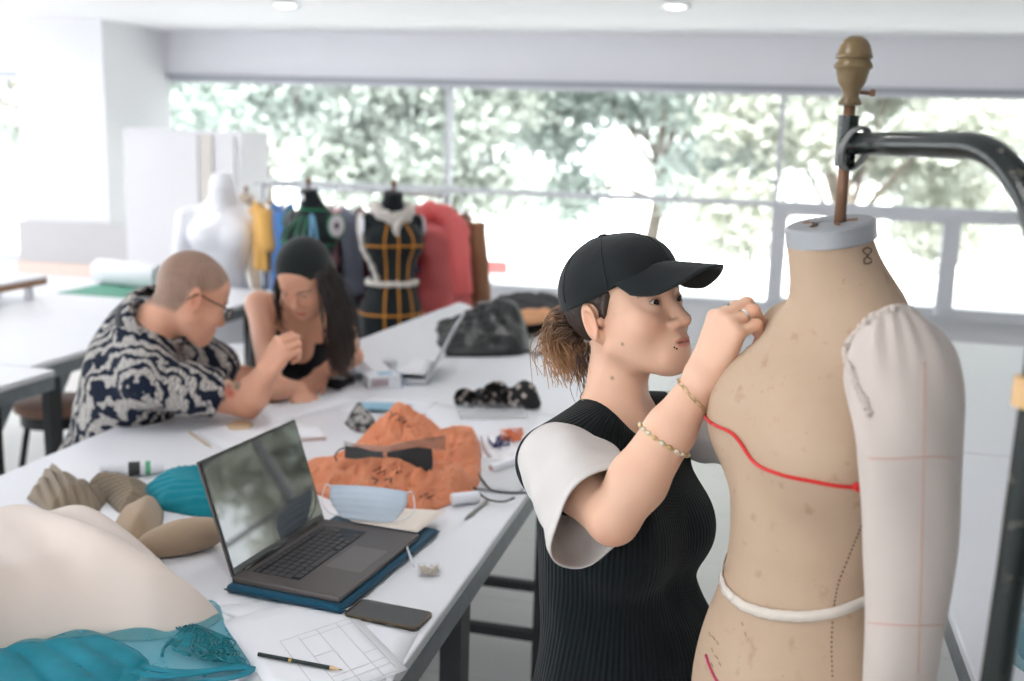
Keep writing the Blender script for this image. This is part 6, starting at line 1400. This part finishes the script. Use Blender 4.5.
ss.cut(local(rc((0, .02, .03), (0, .10, .10), .078, .10), mN, mBR), .01); dE = nrm(mE-mS); ss.cut(lambda p: np.maximum(.0-((p-(mS+(mE-mS)*.66))@dE), np.linalg.norm(p-(mS+(mE-mS)*.95), axis=1)-.20), .004)
sv, sq = sdf_mesh(ss, allp.min(0)-.28, allp.max(0)+np.array([.28, .28, .1]), .007)
lv = (sv-mN)@mBR; d_ = fbm(lv[:, 0]*16+lv[:, 2]*22, lv[:, 1]*14-lv[:, 2]*9, 5, 3)*.007; gn = lv-np.array([0, 0, 1])*lv[:, 2:3]; gn /= np.maximum(1e-6, np.linalg.norm(gn, axis=1))[:, None]; sv = sv+(gn*d_[:, None])@mBR.T
shirt = np_mesh('shirt', sv, sq, M_leaf, man, label='navy shirt with a pale leaf print')
# collar: navy stand and printed fall
M_navy = fabric('navy_collar', (24, 28, 38), .1)
hx = mHC+mHR@np.array([0, -.03, -.05]); nd = nrm(hx-mN); e1 = nrm(np.cross(nd, mBR[:, 1])); e2 = np.cross(e1, nd)
def cring(r, h, tilt_=0): return [mN+nd*(h+tilt_*math.cos(t))-e2*.01+(e1*math.sin(t)+e2*math.cos(t)*1.02)*r for t in np.linspace(.5, 2*PI-.5, 48)]
o = MB().loft([cring(.098, .0, .01), cring(.094, .030, .01), cring(.088, .056, .012)], closed=False).build('collar_stand', M_navy, man, smooth=True); solidify(o, .004, 0)
o = MB().loft([cring(.084, .072, .012), cring(.094, .068, .010), cring(.101, .040, .006)], closed=False).build('collar_fall', M_leaf, man, smooth=True); solidify(o, .003, 0)
# glasses
M_frm = mat('dark_tortoise', (46, 36, 32), .3, var=.2, vscale=60)
gw = lambda p: mHC+mHS*mHR@np.array(p, float)
fr_ = MB()
for g in (-1, 1): fr_.tube([gw((g*.034+.022*math.cos(t)*(1-.06*math.sin(t)), .104-.10*abs(.022*math.cos(t)*g+.0)*.6, .002+.0165*math.sin(t))) for t in np.linspace(0, 2*PI, 33)], .0019, 8, caps=False)
fr_.tube(spline([gw((-.012, .104, .006)), gw((0, .107, .009)), gw((.012, .104, .006))], 6), .0017, 8)
for g in (-1, 1): fr_.tube(spline([gw((g*.056, .102, .008)), gw((g*.070, .090, .010)), gw((g*.081, .03, .012)), gw((g*.083, -.012, .014)), gw((g*.080, -.030, -.008))], 8), .0021, 8)
gf = fr_.build('glasses', M_frm, man, smooth=True, label='dark framed glasses')
for g in (-1, 1): MB().prism([gw((g*.034+.0215*math.cos(t), .103, .002+.016*math.sin(t))) for t in np.linspace(0, 2*PI, 25)[:-1]], .0012, mHF).build('lens', clear_plastic('spectacle_lens', (240, 245, 250), .85, .03), gf, auto=30)
def seat_and_legs(hip, F, seat_z, trs, parent, lab, w=.1):
    """trousers, shoes and the stool somebody sits on; all of it under the tables"""
    F = nrm(np.array([F[0], F[1], 0])); R = np.array([F[1], -F[0], 0]); h = np.array([hip[0], hip[1], seat_z+.10]); lg = Sdf(); lg.add(ell(h, (.17, .17, .11)))
    for g in (-1, 1):
        kn_ = h+F*.36+R*g*.12+np.array([0, 0, .0]); an = np.array([*(kn_+F*.02)[:2], .09]); lg.add(chain([h+R*g*.09, kn_, an], [.095, .072, .050], .03), .05)
        sh = Sdf(); sh.add(ell((0, .05, .035), (.045, .125, .045))).cut(half((0, 0, .002), (0, 0, 1)), .004); Rf = np.stack([R, F, [0, 0, 1.]], 1); a_, b_ = sdf_mesh(sh, (-.06, -.09, -.01), (.06, .19, .1), .007); np_mesh('shoe', a_@Rf.T+np.array([an[0], an[1], 0]), b_, M_key, parent)
    a_, b_ = sdf_mesh(lg, h-np.array([.62, .62, h[2]-.03]), h+np.array([.62, .62, .2]), .012); np_mesh('trousers', a_, b_, trs, parent)
    st = thing('stool', lab, 'stool', (h[0], h[1], 0)); MB().lathe([(.001, 0), (.16, 0), (.17, .012), (.165, .03), (.001, .035)], (h[0], h[1], seat_z-.035), n=28).build('seat', mat('brown_seat', (134, 96, 78), .5), st, auto=50)
    for j in range(4):
        a = j*PI/2+.7; MB().tube([(h[0]+.11*math.cos(a), h[1]+.11*math.sin(a), seat_z-.03), (h[0]+.2*math.cos(a), h[1]+.2*math.sin(a), .006)], .013, 8).build('leg', M_blk, st, smooth=True)
seat_and_legs(mHip, V(.90, .36), mHip[2]-.09, fabric('dark_trousers', (44, 46, 52), .15), man, 'stool the man in the leaf-print shirt sits on')
# ------------------------------------------------------------------ the woman with the black headband
kHC = P(306, 277, 3.36); kHF = V(-.24, -.78, -.64); kHR = frame(kHF); kHS = 1.04
kN = P(308, 306, 3.56); kHip = P(234, 470, 3.80); kBR = tframe(V(.36, -.93), kN-kHip)
kS, kE, kW = kN+kBR@np.array([.150, 0, -.055]), T(272, 388, .05), T(296, 388, .04)
kSl, kEl, kWl = kN+kBR@np.array([-.150, 0, -.055]), P(352, 356, 3.52), T(321, 374, .04)
print('k', np.round(kN, 2), np.round(kHip, 2), np.linalg.norm(kS-kE), np.linalg.norm(kSl-kEl), np.linalg.norm(kEl-kWl), pix(kS), pix(kSl))
def k_torso(o):
    return [(local(f, kN, kBR), k) for f, k in ((ell((0, -.01, -.15), (.138+o, .088+o, .14+o)), .05), (ell((-.062, .055, -.20), (.056+o, .048+o, .056+o)), .04), (ell((.062, .055, -.20), (.056+o, .048+o, .056+o)), .04), (ell((0, 0, -.36), (.115+o, .085+o, .16)), .06), (ell((0, -.01, -.54), (.155+o, .11+o, .14)), .07),
            (rc((.045, -.015, -.035), (.145, -.005, -.055), .044+o, .043+o), .05), (rc((-.045, -.015, -.035), (-.145, -.005, -.055), .044+o, .043+o), .05))]
KS = Sdf(); KS.add(bounded(local(head_sdf(.97, .92, lid=.0022), kHC, kHR, kHS), kHC, .19)); KS.add(rc(kHC+kHR@np.array([0, -.025, -.05]), kN+kBR@np.array([0, -.01, -.01]), .045, .05), .025)
for f, k_ in k_torso(0): KS.add(f, k_)
for f, k_ in ((chain([kS, kE], [.043, .035], .01), .03), (chain([kE, kE+(kW-kE)*.3, kW], [.035, .036, .023], .01), .01), (chain([kSl, kEl], [.043, .036], .01), .03), (chain([kEl, kEl+(kWl-kEl)*.3, kWl], [.036, .037, .023], .01), .01)): KS.add(f, k_)
for W__, tgt, sd2, cu in ((kW, T(300, 398, .012), -1, .25), (kWl, T(311, 392, .012), 1, .12)):
    mh = Sdf(); hpk, kt = hand_prims(W__, tgt-W__, V(0, -.25, .95), sd2, [(.12, cu, .1)]*4, .95, (.15, .1), .09)
    for f, k_ in hpk: mh.add(f, k_)
    KS.add(bounded(mh, W__+nrm(tgt-W__)*.08, .17), .010)
allk = np.array([kHC, kN, kHip, kS, kE, kW, kSl, kEl, kWl]); v3, q3 = sdf_mesh(KS, allk.min(0)-np.array([.24, .26, .1]), allk.max(0)+.2, .0042)
SKK = np.array(srgb(226, 172, 144)[:3]); col = SKK[None].repeat(len(v3), 0); loc = (v3-kHC)@kHR/kHS; ih = np.linalg.norm(loc, axis=1) < .15
col[ih] = head_cols(loc[ih], SKK, srgb(200, 92, 88)[:3]); bm_ = np.zeros(len(v3)); bm_[ih] = brow_mask(loc[ih]); col = col*(1-.85*bm_[:, None])+np.array(srgb(52, 38, 32)[:3])*.85*bm_[:, None]
kp = thing('person', 'woman with black headband, long black hair and black camisole at the table', 'person', (kHip[0], kHip[1], 0)); np_mesh('body', v3, q3, M_skin_t, kp, col); add_eye(kHC, kHR, kp, (44, 30, 24), (0, -.35), kHS)
kg = lambda p: kHC+kHS*kHR@np.array(p, float)
M_bhair = mat('black_hair', (26, 22, 21), .38, var=.3, vscale=60, bump=.3, bscale=200)
hh = Sdf(); hh.add(ell((0, -.012, .034), (.0785, .089, .083))).add(ell((0, -.045, -.02), (.070, .055, .075)), .03); hh.sect(lambda p: np.maximum(p[:, 1]-(.045-.35*np.maximum(.045-p[:, 2], 0)), -.085-p[:, 2]), .006)
a_, b_ = sdf_mesh(hh, (-.1, -.13, -.12), (.1, .1, .14), .004); np_mesh('hair', a_@kHR.T*kHS+kHC, b_, M_bhair, kp, label='long black hair')
hb_ = Sdf(); hb_.add(ell((0, -.010, .038), (.083, .094, .088))); hb_.sect(lambda p: (.045+.10*(p[:, 1]-.06))-p[:, 2], .006); hb_.cut(ell((0, -.010, .030), (.0775, .088, .080)), .003)
a_, b_ = sdf_mesh(hb_, (-.1, -.13, -.03), (.1, .11, .15), .004); np_mesh('headband', a_@kHR.T*kHS+kHC, b_, fabric('black_jersey_band', (30, 36, 35), .15, 20, 600, .3, fold=.8, fscale=24), kp, label='wide black headband')
rs = np.random.RandomState(8); R_, T_, Md = [], [], []
eL = P(341, 366, 3.40); eR = kN+kBR@np.array([.03, -.13, -.20])
for i in range(380):
    g = -1; zz = rs.uniform(-.03, .06); yy = rs.uniform(-.06, .045); p0 = kg((g*.078*(1-.15*abs(yy)/.06), yy, zz)); off = rs.normal(size=3)*.013
    e = P(341+rs.normal()*6, 350+rs.uniform(0, 26), 3.42+.05*rs.normal()); R_.append(p0); T_.append(e); s_ = p0*.62+e*.38+V(.022, -.02, 0)+off; Md.append((s_, p0*.25+e*.75+V(.012, -.01, 0)+off))
for i in range(160):
    p0 = kg((rs.uniform(-.06, .06), -.08, rs.uniform(-.05, .03))); e = kN+kBR@np.array([rs.uniform(-.10, .08), -.135, -.22-.1*rs.rand()]); R_.append(p0); T_.append(e); Md.append((p0*.6+e*.4+V(0, .05), p0*.25+e*.75+V(0, .03)))
for i in range(22):
    p0 = kg((.074, .03+.02*rs.rand(), .03)); e = P(283+rs.normal()*1.5, 318+rs.uniform(-10, 12), 3.40); R_.append(p0); T_.append(e); Md.append((kg((.080, .055, -.02)), p0*.3+e*.7+V(-.012, 0)))
strands('long_hair', R_, T_, Md, M_hair, kp, (srgb(26, 22, 20)[:3], srgb(62, 48, 40)[:3]), .0026, .0009, 9, .005, 7, 5)
cs_ = Sdf()
for f, k_ in k_torso(.007): cs_.add(f, k_)
cs_.cut(local(half((0, .1, -.105), (0, -.25, -1)), kN, kBR), .004); cs_.cut(local(ell((0, .11, -.12), (.072, .10, .055)), kN, kBR), .01)
a_, b_ = sdf_mesh(cs_, allk.min(0)-np.array([.1, .2, .15]), allk.max(0)+.15, .006); M_cam = fabric('black_camisole', (22, 26, 32), .15, 14, 900, .25); np_mesh('camisole', a_, b_, M_cam, kp, label='black camisole')
for g in (-1, 1):
    st_ = project(KS, np.array([kN+kBR@np.array(p) for p in spline([(g*.088, .085, -.150), (g*.090, .070, -.09), (g*.088, .02, -.005), (g*.085, -.05, -.03), (g*.08, -.09, -.14)], 8)]), off=.002); MB().tube(st_, .0042, 8, flat=.5).build('strap', M_cam, kp, smooth=True)
nk = project(KS, np.array([kN+kBR@np.array([.062*math.sin(t), -.012+.062*math.cos(t), -.015-.055*max(0, math.cos(t))]) for t in np.linspace(0, 2*PI, 50)]), off=.001); nk_o = MB().tube(nk, .0009, 5, caps=False).build('necklace', M_gold, kp, smooth=True)
pp = project(KS, (kN+kBR@np.array([0, .075, -.085]))[None], off=.003)[0]; MB().lathe([(.0005, .002), (.008, .0015), (.009, 0), (.008, -.0015), (.0005, -.002)], pp, kBR[:, 1], 20).build('pendant', mat('pearl_disc', (236, 214, 182), .3, var=.03), nk_o, smooth=True)
seat_and_legs(kHip, V(.05, -1), kHip[2]-.09, fabric('dark_skirt', (34, 36, 42), .15), kp, 'stool the woman with the black headband sits on')
# ------------------------------------------------------------------ repeats share a group
for o in list(bpy.data.objects):
    if o.parent is None and o.get('category'):
        g = {'street_tree': 'trees outside the window', 'work_table': 'white work tables', 'dress_form': 'dress forms', 'garment': 'garments on the clothes rack', 'paper_sheet': 'loose paper sheets', 'ceiling_downlight': 'ceiling downlights', 'face_mask': 'blue face masks', 'stool': 'stools at the tables', 'paper_roll': 'paper rolls', 'pleated_cloth': 'taupe pleated cloths', 'laptop': 'laptops'}.get(o.name.split('.')[0])
        if g and not o.get('group'): o['group'] = g
